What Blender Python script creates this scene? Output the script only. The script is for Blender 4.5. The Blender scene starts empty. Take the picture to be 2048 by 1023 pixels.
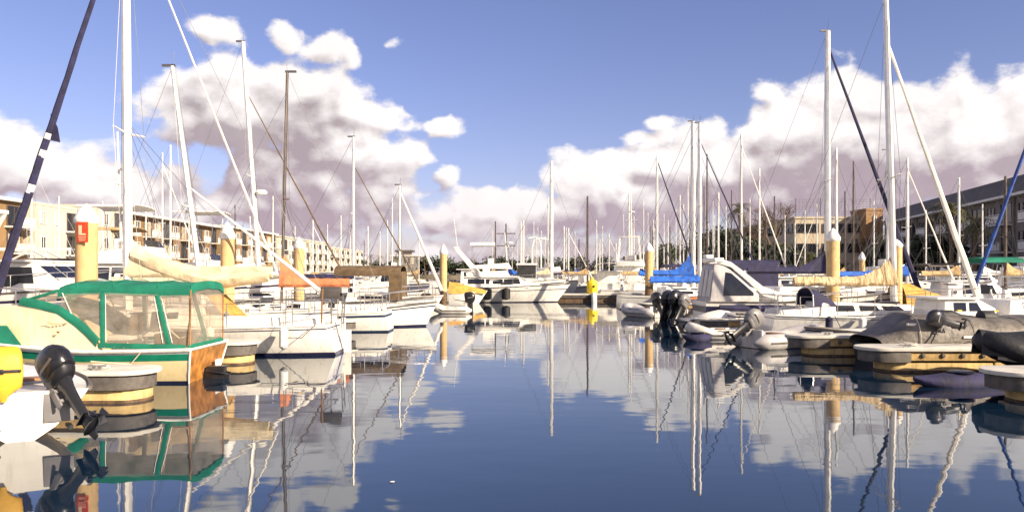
import bpy, bmesh, math, random
from mathutils import Vector, Matrix, noise as mnoise
R = math.radians
rnd = random.Random(7)
sc = bpy.context.scene
C = sc.collection
F, H, CX, CZ = 1600.0, 545.0, 1024.0, 2.1       # focal length in photo pixels, horizon row, centre column, eye height
def ax(px, D): return (px - CX) / F * D
def az(py, D): return CZ - (py - H) / F * D

# ------------------------------------------------------------------ camera
cam = bpy.data.cameras.new('camera'); co = bpy.data.objects.new('camera', cam); C.objects.link(co)
co.location = (0, 0, CZ); co.rotation_euler = (R(90), 0, 0)
cam.sensor_width = 36; cam.lens = 36 * F / 2048; cam.shift_y = (H - 511.5) / 2048
cam.clip_start = 0.1; cam.clip_end = 20000
sc.camera = co
SUN_AZ, SUN_EL = R(126), R(27)        # azimuth from +Y towards +X
sv = Vector((math.sin(SUN_AZ) * math.cos(SUN_EL), math.cos(SUN_AZ) * math.cos(SUN_EL), math.sin(SUN_EL)))
sl = bpy.data.lights.new('sun', 'SUN'); so = bpy.data.objects.new('sun', sl); C.objects.link(so)
sl.energy = 5.0; sl.angle = R(0.5); sl.color = (1.0, 0.85, 0.64)
so.rotation_euler = sv.to_track_quat('Z', 'Y').to_euler(); so.location = (60, -60, 60)
sc.view_settings.view_transform = 'Standard'; sc.view_settings.look = 'None'
sc.view_settings.gamma = 1; sc.view_settings.use_curve_mapping = False
sc.view_settings.exposure = 1.02

# ------------------------------------------------------------------ sky
wd = bpy.data.worlds.new('World'); sc.world = wd; wd.use_nodes = True
wd.cycles.sampling_method = 'MANUAL'; wd.cycles.sample_map_resolution = 256
wt = wd.node_tree; wt.nodes.clear()
class NT:
    def __init__(s, t): s.t = t
    def n(s, kind, **kw):
        x = s.t.nodes.new(kind)
        for k, v in kw.items(): setattr(x, k, v)
        return x
    def put(s, sock, v):
        if isinstance(v, bpy.types.NodeSocket): s.t.links.new(v, sock)
        else: sock.default_value = v
    def m(s, op, a, b=0.0, c=0.0, clamp=False):
        x = s.n('ShaderNodeMath', operation=op, use_clamp=clamp)
        for i, v in enumerate((a, b, c)): s.put(x.inputs[i], v)
        return x.outputs[0]
    def vm(s, op, a, b=(0, 0, 0)):
        x = s.n('ShaderNodeVectorMath', operation=op); s.put(x.inputs[0], a)
        if op == 'SCALE': s.put(x.inputs[3], b)
        elif op not in ('LENGTH', 'NORMALIZE'): s.put(x.inputs[1], b)
        return x.outputs[1] if op in ('LENGTH', 'DOT_PRODUCT') else x.outputs[0]
    def step(s, v, a, b, lo=0.0, hi=1.0):
        x = s.n('ShaderNodeMapRange', interpolation_type='SMOOTHSTEP'); s.put(x.inputs[0], v)
        for i, q in enumerate((a, b, lo, hi)): s.put(x.inputs[i + 1], q)
        return x.outputs[0]
    def mix(s, f, a, b, mode='MIX'):
        x = s.n('ShaderNodeMix', data_type='RGBA', blend_type=mode); s.put(x.inputs[0], f); s.put(x.inputs[6], a); s.put(x.inputs[7], b)
        return x.outputs[2]
    def noise(s, vec, scale, detail=4, rough=.55, dist=0.0):
        x = s.n('ShaderNodeTexNoise', noise_dimensions='3D'); s.put(x.inputs['Vector'], vec)
        x.inputs['Scale'].default_value = scale; x.inputs['Detail'].default_value = detail
        x.inputs['Roughness'].default_value = rough; x.inputs['Distortion'].default_value = dist
        return x.outputs[0]
# cloud density as a function of (azimuth, elevation): cloud banks by position, eroded by noise
CLOUDS = [ # x, y, rx, ry in the photograph's angles (converted to azimuth and elevation)
 (535,225,225,95),(690,235,120,40),(770,245,70,28),(420,200,95,60),(610,190,110,50),(650,370,190,110),(720,320,130,60),(820,318,45,30),(560,380,120,80),
 (60,330,230,85),(-80,300,160,90),(260,400,200,70),(430,430,160,45),
 (415,56,48,27),(570,72,28,18),(640,95,50,23),(692,110,32,24),(762,101,22,12),(908,252,26,16),(890,356,36,14),(1590,330,140,80),
 (960,425,120,42),(905,425,38,32),(1050,420,80,32),(860,437,34,22),
 (1250,390,150,85),(1190,370,60,50),(1450,345,210,110),(1580,280,150,90),(1700,300,250,155),(1730,210,110,60),(1950,300,260,160),(2100,250,200,130),(1330,330,110,55),(1140,430,110,40),
 (1550,188,34,18),(1325,243,26,13),(1282,266,26,11)]
g = bpy.data.node_groups.new('cloud_field', 'ShaderNodeTree')
g.interface.new_socket('Dir', in_out='INPUT', socket_type='NodeSocketVector')
g.interface.new_socket('Density', in_out='OUTPUT', socket_type='NodeSocketFloat')
G = NT(g); gi = G.n('NodeGroupInput'); go = G.n('NodeGroupOutput')
dr = G.vm('NORMALIZE', gi.outputs[0])
sx = G.n('ShaderNodeSeparateXYZ'); G.put(sx.inputs[0], dr)
azn = G.m('ARCTAN2', sx.outputs[0], sx.outputs[1]); eln = G.m('ARCSINE', sx.outputs[2])
cx_ = G.n('ShaderNodeCombineXYZ'); G.put(cx_.inputs[0], azn); G.put(cx_.inputs[1], eln)
big = G.noise(dr, 5.0, 2, .5)
warp = G.n('ShaderNodeTexNoise', noise_dimensions='3D'); G.put(warp.inputs['Vector'], dr); warp.inputs['Scale'].default_value = 9; warp.inputs['Detail'].default_value = 3
wv = G.vm('MULTIPLY', G.vm('SUBTRACT', warp.outputs[1], (.5, .5, .5)), (.07, .045, 0))
p = G.vm('ADD', cx_.outputs[0], wv)
field = None
for (cx, cy, rx, ry) in CLOUDS:
    a = math.atan((cx - CX) / F); e = math.atan((H - cy) / math.hypot(F, cx - CX))
    rx2 = rx / F * math.cos(a) ** 2; ry2 = ry / F * math.cos(a)
    d = G.vm('LENGTH', G.vm('MULTIPLY', G.vm('SUBTRACT', p, (a, e, 0)), (1 / rx2, 1 / ry2, 0)))
    v = G.m('MULTIPLY_ADD', d, -min(1.0, .20 + ry / 85), min(1.0, .20 + ry / 85))
    if field is None: field = v
    else:
        q = G.n('ShaderNodeMath', operation='SMOOTH_MAX'); G.put(q.inputs[0], field); G.put(q.inputs[1], v); q.inputs[2].default_value = .1; field = q.outputs[0]
# the sky outside the frame goes on with broken cloud of the same kind
out_mask = G.step(G.m('ABSOLUTE', azn), .62, .85)
gen = G.m('MULTIPLY_ADD', G.noise(G.vm('MULTIPLY', dr, (1, 1, 2.0)), 2.6, 3, .5), 3.4, -1.75)
gen = G.m('ADD', G.m('MULTIPLY', gen, out_mask), G.m('MULTIPLY_ADD', out_mask, 1.5, -1.5))
field = G.m('MAXIMUM', field, gen)
low = G.step(eln, .12, .0, -1.2, .22)
field = G.m('MAXIMUM', field, low)
fine = G.noise(G.vm('MULTIPLY', dr, (1, 1, 1.5)), 19, 8, .62)
bill = G.m('ABSOLUTE', G.m('MULTIPLY_ADD', G.noise(G.vm('ADD', dr, G.vm('SCALE', warp.outputs[1], .03)), 13, 2, .5), 2.0, -1.0))
dn = G.m('ADD', field, G.m('MULTIPLY_ADD', fine, 1.1, -.55))
dn = G.m('ADD', dn, G.m('MULTIPLY_ADD', bill, -1.1, .26))
dn = G.m('ADD', dn, G.m('MULTIPLY_ADD', big, .5, -.25))
G.put(go.inputs[0], dn)
W = NT(wt)
tc = W.n('ShaderNodeTexCoord'); D0 = tc.outputs['Generated']
def dens(v):
    x = W.n('ShaderNodeGroup', node_tree=g); W.put(x.inputs[0], v); return x.outputs[0]
d0 = dens(D0)
d1 = dens(W.vm('ADD', D0, (.007, 0, .014))); d2 = dens(W.vm('ADD', D0, (.02, 0, .07)))
sky = W.n('ShaderNodeTexSky', sky_type='NISHITA', sun_disc=False, sun_elevation=SUN_EL, sun_rotation=SUN_AZ)
sky.air_density = 1.0; sky.dust_density = .6; sky.ozone_density = 2.5
skyc = W.mix(1.0, sky.outputs[0], (1.05, .86, 1.08, 1), 'MULTIPLY')
skyc = W.vm('SCALE', skyc, .097)
sz = W.n('ShaderNodeSeparateXYZ'); W.put(sz.inputs[0], D0)
hz = W.step(sz.outputs[2], .26, .0)
alpha = W.step(d0, -.03, .27)
relief = W.m('MULTIPLY', W.m('SUBTRACT', d0, d1), 1.25)
above = W.m('MULTIPLY', W.step(d2, -.35, .75), .78)
lit = W.m('ADD', W.m('SUBTRACT', .86, above), relief, clamp=True)
soft = W.noise(D0, 9, 5, .6)
lit = W.m('MULTIPLY_ADD', lit, .95, W.m('MULTIPLY_ADD', soft, .55, -.24), clamp=True)
base = W.mix(hz, (.335, .29, .30, 1), (.345, .265, .315, 1))
cc = W.mix(lit, base, (.80, .755, .74, 1))
hor = W.mix(W.step(sz.outputs[2], .15, .0), cc, (.50, .415, .475, 1))
cc = W.mix(.22, cc, hor)
fin = W.mix(alpha, skyc, cc)
bg = W.n('ShaderNodeBackground'); W.put(bg.inputs[0], fin); bg.inputs[1].default_value = .68
wo = W.n('ShaderNodeOutputWorld'); W.put(wo.inputs[0], bg.outputs[0])

# ------------------------------------------------------------------ materials
MATS = {}
def mat(name, col, rough=.5, metal=0.0, var=.12, vscale=3.0, bump=0.0, bscale=30.0, dirt=None, streak=0.0, spec=.5, coat=0.0):
    m = bpy.data.materials.new(name); m.use_nodes = True; t = NT(m.node_tree)
    b = m.node_tree.nodes['Principled BSDF']; tcn = t.n('ShaderNodeTexCoord'); o = tcn.outputs['Object']
    n1 = t.noise(o, vscale, 5, .6)
    c = tuple(col) + (1,)
    dark = tuple(x * (1 - 2.0 * var) for x in col) + (1,); light = tuple(min(1, x * (1 + var)) for x in col) + (1,)
    colr = t.mix(t.step(n1, .3, .7), dark, light)
    if dirt:
        st = t.noise(t.vm('MULTIPLY', o, (6, 6, .7)), 1.6, 4, .65)
        colr = t.mix(t.m('MULTIPLY', t.step(st, .48, .75), dirt[3]), colr, tuple(dirt[:3]) + (1,))
    t.put(b.inputs['Base Color'], colr)
    t.put(b.inputs['Roughness'], t.m('MULTIPLY_ADD', n1, .25, rough - .12, clamp=True))
    b.inputs['Metallic'].default_value = metal; b.inputs['Specular IOR Level'].default_value = spec
    if coat: b.inputs['Coat Weight'].default_value = coat; b.inputs['Coat Roughness'].default_value = .1
    if bump:
        bn = t.n('ShaderNodeBump'); bn.inputs['Strength'].default_value = 1; bn.inputs['Distance'].default_value = bump
        t.put(bn.inputs['Height'], t.noise(o, bscale, 4, .6)); t.put(b.inputs['Normal'], bn.outputs[0])
    MATS[name] = m; return m
GR = (.35, .26, .14, .45)
mat('gelcoat', (.80, .775, .72), .22, var=.05, vscale=1.2, dirt=(.40, .31, .19, .42), coat=.2)
mat('gelcoat_cool', (.76, .75, .76), .25, var=.05, vscale=1.2, dirt=(.36, .31, .25, .42), coat=.2)
mat('cream_paint', (.74, .60, .34), .3, var=.06, vscale=1.5, dirt=(.45, .28, .1, .35), coat=.2)
mat('ivory', (.78, .68, .45), .28, var=.05, vscale=1.2, dirt=(.42, .30, .12, .4), coat=.2)
mat('stucco_cream', (.46, .39, .29), .85, var=.06, vscale=.4)
mat('deck', (.68, .64, .56), .6, var=.1, vscale=4, bump=.002, bscale=60)
mat('antifoul', (.03, .035, .045), .7, var=.3)
mat('antifoul_blue', (.02, .04, .10), .6, var=.25)
mat('navy_paint', (.025, .025, .07), .3, var=.15)
mat('green_canvas', (.004, .165, .10), .75, var=.14, vscale=2.5, bump=.012, bscale=5)
mat('green_paint', (.01, .20, .12), .35, var=.1)
mat('blue_canvas', (.015, .12, .55), .7, var=.2, vscale=4, bump=.02, bscale=7)
mat('royal_canvas', (.012, .055, .26), .7, var=.25, vscale=3, bump=.02, bscale=7)
mat('navy_canvas', (.022, .02, .065), .8, var=.25, vscale=3, bump=.02, bscale=7)
mat('cream_canvas', (.66, .55, .36), .8, var=.12, vscale=3, bump=.025, bscale=6)
mat('white_canvas', (.76, .72, .66), .75, var=.06, vscale=2, bump=.015, bscale=5)
mat('tan_canvas', (.48, .33, .16), .85, var=.2, vscale=4, bump=.03, bscale=8)
mat('orange_canvas', (.56, .19, .08), .8, var=.14, vscale=3, bump=.02, bscale=7)
mat('ochre_canvas', (.55, .30, .06), .8, var=.18, vscale=3, bump=.02, bscale=7)
mat('brown_canvas', (.13, .085, .045), .85, var=.2, vscale=3, bump=.015, bscale=7)
mat('black_canvas', (.015, .015, .017), .6, var=.3, bump=.015, bscale=8)
mat('grey_tarp', (.155, .135, .115), .55, var=.22, vscale=2.2, bump=.02, bscale=9)
mat('black_plastic', (.016, .016, .019), .3, var=.2, coat=.2)
mat('grey_plastic', (.20, .19, .19), .4, var=.1)
mat('hypalon', (.42, .40, .40), .5, var=.1, dirt=(.2, .17, .14, .4))
mat('hypalon_light', (.64, .60, .55), .5, var=.08, dirt=(.3, .25, .18, .4))
mat('rubber', (.115, .10, .088), .75, var=.2, vscale=5, bump=.003)
mat('mast_alu', (.78, .76, .72), .35, metal=.25, var=.06)
mat('mast_dark', (.085, .06, .045), .45, var=.2)
mat('steel', (.62, .60, .58), .25, metal=.9, var=.06)
mat('wire', (.16, .15, .15), .4, metal=.6, var=.1)
mat('rope', (.62, .55, .42), .85, var=.15, bump=.004, bscale=90)
mat('rope_dark', (.10, .08, .06), .85, var=.2)
mat('glass_dark', (.014, .015, .02), .06, var=.2, spec=.6)
mat('blind', (.46, .40, .31), .5, var=.2)
mat('glass_grey', (.07, .07, .075), .12, var=.3)
mat('varnish', (.44, .19, .04), .45, var=.25, vscale=5, bump=.004, dirt=(.2, .08, .02, .5), coat=.1)
mat('teak', (.27, .14, .06), .55, var=.25, vscale=5)
mat('concrete_float', (.56, .40, .17), .85, var=.14, vscale=4, bump=.006, bscale=25, dirt=(.16, .10, .04, .5))
mat('concrete_deck', (.60, .565, .50), .85, var=.1, vscale=2, bump=.003, bscale=40)
mat('whaler_wood', (.50, .33, .13), .8, var=.2, vscale=5, bump=.004, dirt=(.18, .10, .04, .5))
mat('piling_concrete', (.60, .41, .19), .85, var=.1, vscale=2.5, bump=.006, bscale=18, dirt=(.3, .2, .1, .4))
mat('wet_and_shade', (.12, .07, .035), .7, var=.3, vscale=6, bump=.01)  # wet piling bases and growth; also the painted shade of the cross dock floats
mat('white_cap', (.80, .78, .75), .5, var=.04)
mat('red_paint', (.62, .06, .015), .5, var=.15, vscale=5)
mat('yellow', (.80, .56, .015), .5, var=.06, vscale=3, bump=.01, bscale=6)
mat('yellow_float', (.72, .40, .03), .55, var=.1, vscale=3, bump=.012, bscale=6)
mat('orange_paint', (.65, .18, .05), .5, var=.1)
mat('stucco_white', (.55, .49, .40), .85, var=.05, vscale=.4, bump=.01, bscale=12)
mat('stucco_tan', (.27, .165, .075), .85, var=.1, vscale=.4, bump=.01, bscale=12)
mat('stucco_ochre', (.22, .13, .056), .85, var=.1, vscale=.4, bump=.01, bscale=12)
mat('wall_grey', (.20, .175, .155), .85, var=.1, vscale=.5, bump=.01, bscale=12)
mat('roof_grey', (.11, .10, .10), .8, var=.12, vscale=.6)
mat('trim_white', (.70, .67, .62), .6, var=.05)
mat('brick_brown', (.33, .19, .09), .85, var=.2, vscale=3)
mat('frame_dark', (.08, .07, .065), .5, var=.1)
mat('earth', (.16, .13, .09), .9, var=.25, vscale=.15)
mat('paving', (.30, .27, .23), .9, var=.12, vscale=.5)
mat('seawall', (.24, .21, .17), .9, var=.2, vscale=.6, bump=.02, bscale=4)
mat('bark', (.16, .105, .06), .9, var=.25, vscale=4)
mat('leaf', (.045, .065, .022), .7, var=.35, vscale=.9)
mat('leaf_dark', (.028, .042, .02), .7, var=.3, vscale=.9)
mat('leaf_palm', (.10, .095, .03), .6, var=.3, vscale=.9)
mat('sail_panel', (.70, .66, .58), .7, var=.05)
mat('letter_brown', (.16, .09, .02), .6, var=.1)
mat('letter_pale', (.75, .6, .4), .6, var=.1)
# clear vinyl: mostly see-through, milky
m = bpy.data.materials.new('clear_vinyl'); m.use_nodes = True; t = NT(m.node_tree); t.t.nodes.clear()
o = t.n('ShaderNodeOutputMaterial'); tr = t.n('ShaderNodeBsdfTransparent'); tr.inputs[0].default_value = (.95, .92, .88, 1)
pb = t.n('ShaderNodeBsdfPrincipled'); pb.inputs['Base Color'].default_value = (.62, .57, .50, 1); pb.inputs['Roughness'].default_value = .12
tcv = t.n('ShaderNodeTexCoord'); nz = t.noise(tcv.outputs['Object'], 3.2, 4, .6)
bn = t.n('ShaderNodeBump'); bn.inputs['Distance'].default_value = .008; t.put(bn.inputs['Height'], nz); t.put(pb.inputs['Normal'], bn.outputs[0])
ms = t.n('ShaderNodeMixShader'); t.put(ms.inputs[0], t.m('MULTIPLY_ADD', nz, .36, .0)); t.put(ms.inputs[1], tr.outputs[0]); t.put(ms.inputs[2], pb.outputs[0]); t.put(o.inputs[0], ms.outputs[0])
MATS['clear_vinyl'] = m
# gathered canvas: folds run across the boom
m = mat('gathered_canvas', (.60, .46, .27), .8, var=.1)
t = NT(m.node_tree); b = m.node_tree.nodes['Principled BSDF']; tcn = t.n('ShaderNodeTexCoord')
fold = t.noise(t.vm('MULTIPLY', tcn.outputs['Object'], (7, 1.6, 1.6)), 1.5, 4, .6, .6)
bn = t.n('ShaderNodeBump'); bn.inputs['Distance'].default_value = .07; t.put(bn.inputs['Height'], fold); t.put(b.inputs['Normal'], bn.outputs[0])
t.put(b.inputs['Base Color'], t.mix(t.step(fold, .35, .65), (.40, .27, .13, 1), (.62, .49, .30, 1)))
# water
m = bpy.data.materials.new('harbour_water'); m.use_nodes = True; t = NT(m.node_tree); b = m.node_tree.nodes['Principled BSDF']
b.inputs['Base Color'].default_value = (.004, .016, .036, 1); b.inputs['Roughness'].default_value = .02; b.inputs['IOR'].default_value = 1.78
b.inputs['Specular IOR Level'].default_value = .5
tcn = t.n('ShaderNodeTexCoord'); ov = tcn.outputs['Object']
n1 = t.noise(t.vm('MULTIPLY', ov, (.8, 1.3, 1)), 1.5, 1.5, .5)
n2 = t.noise(t.vm('MULTIPLY', ov, (.6, 1.5, 1)), 5.0, 2, .5)
n3 = t.noise(t.vm('MULTIPLY', ov, (.5, 1, 1)), .33, 1, .5)
pat = t.step(t.noise(ov, .16, 3, .6), .46, .64, .25, 1.0)
hgt = t.m('ADD', t.m('MULTIPLY', n1, .0022), t.m('MULTIPLY', t.m('MULTIPLY', n2, pat), .0004)); hgt = t.m('ADD', hgt, t.m('MULTIPLY', n3, .007))
bn = t.n('ShaderNodeBump'); bn.inputs['Strength'].default_value = 1; bn.inputs['Distance'].default_value = 1.0
t.put(bn.inputs['Height'], hgt); t.put(b.inputs['Normal'], bn.outputs[0]); MATS['harbour_water'] = m

# ------------------------------------------------------------------ mesh builder
class MB:
    def __init__(s): s.v = []; s.f = []; s.m = []
    def add(s, vs, fs, m=0):
        o = len(s.v); s.v += [tuple(x) for x in vs]; s.f += [[i + o for i in f] for f in fs]
        s.m += (m if isinstance(m, list) else [m] * len(fs)); return s
    def hexa(s, p, m=0):
        return s.add(p, [(3, 2, 1, 0), (4, 5, 6, 7), (0, 1, 5, 4), (1, 2, 6, 5), (2, 3, 7, 6), (3, 0, 4, 7)], m)
    def box(s, c, size, rz=0, m=0, ry=0):
        x, y, z = (q / 2 for q in size); M = Matrix.Rotation(rz, 3, 'Z') @ Matrix.Rotation(ry, 3, 'Y'); c = Vector(c)
        return s.hexa([c + M @ Vector(q) for q in ((-x, -y, -z), (x, -y, -z), (x, y, -z), (-x, y, -z), (-x, -y, z), (x, -y, z), (x, y, z), (-x, y, z))], m)
    def tube(s, pts, r, n=6, m=0, sq=1.0):
        pts = [Vector(q) for q in pts]; k = len(pts); rs = r if isinstance(r, (list, tuple)) else [r] * k
        up = None; rings = []
        for i, q in enumerate(pts):
            d = (pts[min(i + 1, k - 1)] - pts[max(i - 1, 0)]).normalized()
            if up is None: up = Vector((0, 0, 1)) if abs(d.z) < .9 else Vector((0, 1, 0))
            a = d.cross(up); a = a.normalized() if a.length > 1e-6 else Vector((1, 0, 0)); b_ = a.cross(d).normalized(); up = b_
            rings.append([q + (a * math.cos(2 * math.pi * j / n) + b_ * sq * math.sin(2 * math.pi * j / n)) * rs[i] for j in range(n)])
        return s.loft(rings, m=m)
    def loft(s, rings, m=0, closed=True, cap=True):
        n = len(rings[0]); vs = [v for r in rings for v in r]; fs = []
        for i in range(len(rings) - 1):
            for j in range(n if closed else n - 1):
                j2 = (j + 1) % n; fs.append((i * n + j, i * n + j2, (i + 1) * n + j2, (i + 1) * n + j))
        if cap and closed: fs += [tuple(range(n))[::-1], tuple((len(rings) - 1) * n + j for j in range(n))]
        return s.add(vs, fs, m)
    def lathe(s, prof, c=(0, 0, 0), n=10, m=0):
        return s.loft([[(c[0] + r * math.cos(2 * math.pi * j / n), c[1] + r * math.sin(2 * math.pi * j / n), c[2] + z) for j in range(n)] for r, z in prof], m)
    def prism(s, poly, d, m=0):
        n = len(poly); d = Vector(d); a = [Vector(q) for q in poly]; b_ = [q + d for q in a]
        return s.add(a + b_, [tuple(range(n))[::-1], tuple(range(n, 2 * n))] + [(i, (i + 1) % n, n + (i + 1) % n, n + i) for i in range(n)], m)
    def profile(s, poly, hw, m=0):
        """solid with side outline poly [(x, z)] and half width hw(x, z)"""
        n = len(poly); a = [(x, -hw(x, z), z) for x, z in poly]; b_ = [(x, hw(x, z), z) for x, z in poly]
        return s.add(a + b_, [tuple(range(n))[::-1], tuple(range(n, 2 * n))] + [(i, (i + 1) % n, n + (i + 1) % n, n + i) for i in range(n)], m)
    def mesh(s, name, mats, bevel=0.0, solid=0.0, smooth=True, angle=38):
        me = bpy.data.meshes.new(name); me.from_pydata(s.v, [], s.f)
        for q in (mats if isinstance(mats, (list, tuple)) else [mats]): me.materials.append(MATS[q])
        me.polygons.foreach_set('material_index', s.m)
        bm = bmesh.new(); bm.from_mesh(me)
        bmesh.ops.remove_doubles(bm, verts=bm.verts, dist=1e-5)
        bmesh.ops.recalc_face_normals(bm, faces=bm.faces)
        if solid: bmesh.ops.solidify(bm, geom=bm.faces[:], thickness=solid)
        if bevel:
            es = [e for e in bm.edges if len(e.link_faces) == 2 and e.calc_face_angle(0) > .5]
            bmesh.ops.bevel(bm, geom=es, offset=bevel, offset_type='OFFSET', segments=2, profile=.6, affect='EDGES', clamp_overlap=True)
        bm.to_mesh(me); bm.free()
        if smooth: me.shade_smooth(); me.set_sharp_from_angle(angle=R(angle))
        me.update(); return me
    def build(s, name, mats, parent=None, loc=(0, 0, 0), rot=(0, 0, 0), **kw):
        return link(name, s.mesh(name, mats, **kw), parent, loc, rot)
def link(name, me, parent=None, loc=(0, 0, 0), rot=(0, 0, 0), kind=None, label=None):
    o = bpy.data.objects.new(name, me); C.objects.link(o); o.parent = parent; o.location = loc; o.rotation_euler = rot
    if kind: o['kind'] = kind
    if label: o['label'] = label
    return o
def tag(o, label, cat, group=None):
    o['label'] = label; o['category'] = cat
    if group: o['group'] = group
    return o
def thing(name, label, cat, loc=(0, 0, 0), rz=0, group=None):
    o = bpy.data.objects.new(name, None); C.objects.link(o); o.location = loc; o.rotation_euler = (0, 0, rz); o.empty_display_size = .2
    return tag(o, label, cat, group)
def lerp(a, b, t): return a + (b - a) * t
def pl(pts, x):
    """piecewise linear"""
    if x <= pts[0][0]: return pts[0][1]
    for (a, b), (c, d) in zip(pts, pts[1:]):
        if x <= c: return lerp(b, d, (x - a) / (c - a))
    return pts[-1][1]

# ------------------------------------------------------------------ setting: water, ground, seawalls
def struct(name, mb, mats, **kw):
    o = mb.build(name, mats, **kw); o['kind'] = 'structure'; return o
w = MB(); w.add([(-400, -80, 0), (400, -80, 0), (400, 420, 0), (-400, 420, 0)], [(0, 1, 2, 3)]); struct('water', w, 'harbour_water', smooth=False)
w = MB(); w.add([(-6000, -200, -3), (6000, -200, -3), (6000, 9000, -3), (-6000, 9000, -3)], [(0, 1, 2, 3)]); struct('ground', w, 'earth', smooth=False)
w = MB()
w.box((-1000 - 47, 2000, -.6), (2000, 4200, 3.6), m=0); struct('left_shore', w, ['paving'], smooth=False)
w = MB(); w.box((1000 + 42, 2000, -.6), (2000, 4200, 3.6)); struct('right_shore', w, ['paving'], smooth=False)
w = MB(); w.box((-2.5, 340 + 3000, -.8), (89, 6000, 3.6)); struct('far_shore', w, ['earth'], smooth=False)
for nm, x0 in (('seawall_left', -46.8), ('seawall_right', 41.8)):
    w = MB(); w.box((x0, 170, -.2), (.5, 360, 3.4)); struct(nm, w, ['seawall'], smooth=False)

# ------------------------------------------------------------------ docks
def outline(xe, xf, y0, y1, ins=0.0, n=9, ein=0.0):
    """plan of a dock finger whose rounded end is at xe and that runs to xf"""
    s = 1 if xf > xe else -1; r = (y1 - y0) / 2 - ins; yc = (y0 + y1) / 2; xc = xe + s * (r + ins + ein) * .9
    pts = [(xf, yc - r)]
    for i in range(n): 
        a = math.pi * i / (n - 1); pts.append((xc - s * r * .9 * math.sin(a), yc - r * math.cos(a)))
    pts.append((xf, yc + r)); return pts
def slab(mb, pts, z0, z1, m=0): return mb.prism([(x, y, z0) for x, y in pts], (0, 0, z1 - z0), m)
def finger(label, xe, xf, y0, y1, z=.52, bolts=True, near=True, ins=.42):
    t = thing('dock_finger', label, 'dock', (xe, y0, 0), 0, 'concrete dock fingers between the slips')
    xf -= xe; Y1 = y1 - y0; s = 1 if xf > 0 else -1
    mb = MB(); slab(mb, outline(0, xf, 0, Y1), z - .07, z); mb.build('deck', 'concrete_deck', t, bevel=.015)
    # rubber bumper round the end, wooden whaler after it
    o = outline(.05 * s, .95 * s, 0, Y1, ins=.04); mb = MB(); slab(mb, o, z - .31, z - .072); mb.build('bumper', 'rubber', t, bevel=.02)
    mb = MB(); slab(mb, [(0.96 * s, .07), (xf, .07), (xf, Y1 - .07), (0.96 * s, Y1 - .07)], z - .27, z - .072); mb.build('whaler', 'whaler_wood', t, bevel=.01)
    x = ins; i = 0
    while x < abs(xf) and (near or i < 2):
        L = min(2.3, abs(xf) - x)
        if L < .5: break
        a = x * s; b = (x + L) * s; mb = MB()
        slab(mb, outline(a, b, .12, Y1 - .12) if i == 0 else [(a, .12), (b, .12), (b, Y1 - .12), (a, Y1 - .12)], -.35, z - .315 if i == 0 else z - .275)
        mb.build('float', 'concrete_float', t, bevel=.04); x += L + .03; i += 1
    mb = MB(); slab(mb, outline((ins - .01) * s, xf, .115, Y1 - .115), -.08, .045); mb.build('waterline_growth', 'wet_and_shade', t)
    if bolts:
        me = MB().lathe([(0, 0), (.05, 0), (.05, .03), (.03, .045), (0, .045)], n=8).mesh('bolt', 'rubber')
        x = 1.2
        while x < abs(xf) - .2:
            link('bolt', me, t, (x * s, .069, z - .16), (R(90), 0, 0)); x += .42
        for cx_ in (.9, 2.9):
            mb = MB(); mb.box((cx_ * s, .22, z + .03), (.06, .05, .06)); mb.box((cx_ * s + .09, .22, z + .03), (.06, .05, .06)); mb.tube([(cx_ * s - .1, .22, z + .07), (cx_ * s + .19, .22, z + .07)], .02)
            mb.build('cleat', 'steel', t)
    return t
finger('rounded end of the dock beside the tilted outboard, grey bumper over a cream float', ax(296, 12.9), -16.5, 12.75, 13.85, ins=.14)
finger('dock end with grey bumper behind the wooden boat transom', ax(518, 18.6), -16.5, 18.1, 19.2, ins=.14)
finger('dock end showing a slate grey bumper right of the white stern with the grill', -5.2, -16.5, 26.5, 27.6)
finger('dock end in front of the boat with the brown canopy', -4.6, -16.5, 32.4, 33.4, near=False)
finger('white rounded dock end cut off by the photo edge at the lower right', ax(1996, 12.75), 17, 12.55, 13.7)
finger('long dock with tan floats and bolts below the grey tarped boat', ax(1728, 16.9), 17, 16.75, 17.85)
finger('dock with tan floats and bolts below the white hull with a fabric dodger', ax(1580, 20.2), 17, 20.0, 21.0)
finger('dock finger partly hidden behind the pale inflatable and express cruiser', ax(1405, 27), 17, 27.3, 28.2, bolts=False, near=False)
finger('dock finger in front of the boats with bright blue covers', 6.6, 17, 41.5, 42.5, bolts=False, near=False)
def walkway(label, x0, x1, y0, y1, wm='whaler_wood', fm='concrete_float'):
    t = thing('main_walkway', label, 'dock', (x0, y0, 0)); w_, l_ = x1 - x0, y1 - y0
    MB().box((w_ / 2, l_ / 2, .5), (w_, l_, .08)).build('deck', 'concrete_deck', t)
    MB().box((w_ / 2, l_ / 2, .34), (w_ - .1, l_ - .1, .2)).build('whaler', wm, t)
    n = max(2, int(max(w_, l_) / 6)); me = None
    for i in range(n):
        q = (i + .5) / n
        if l_ > w_: mb = MB().box((0, 0, 0), (w_ - .3, l_ / n - .1, .55)); p_ = (w_ / 2, l_ * q, -.04)
        else: mb = MB().box((0, 0, 0), (w_ / n - .1, l_ - .3, .55)); p_ = (w_ * q, l_ / 2, -.04)
        me = me or mb.mesh('float', fm, bevel=.04); link('float', me, t, p_)
walkway('long walkway behind the bows of the boats moored on the left', -18.6, -16.4, 8, 58)
walkway('long walkway behind the bows of the boats moored on the right', 17.0, 19.0, 8, 54)
walkway('cross dock with a shade-coloured side, behind the yellow bin and the central motor yacht', 2.5, 22, 58.9, 61, 'frame_dark', 'wet_and_shade')  # dark whaler and floats put the shade of this side into the colour
walkway('cross dock astern of the central motor yacht', -30, -5.2, 61, 63)
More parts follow.
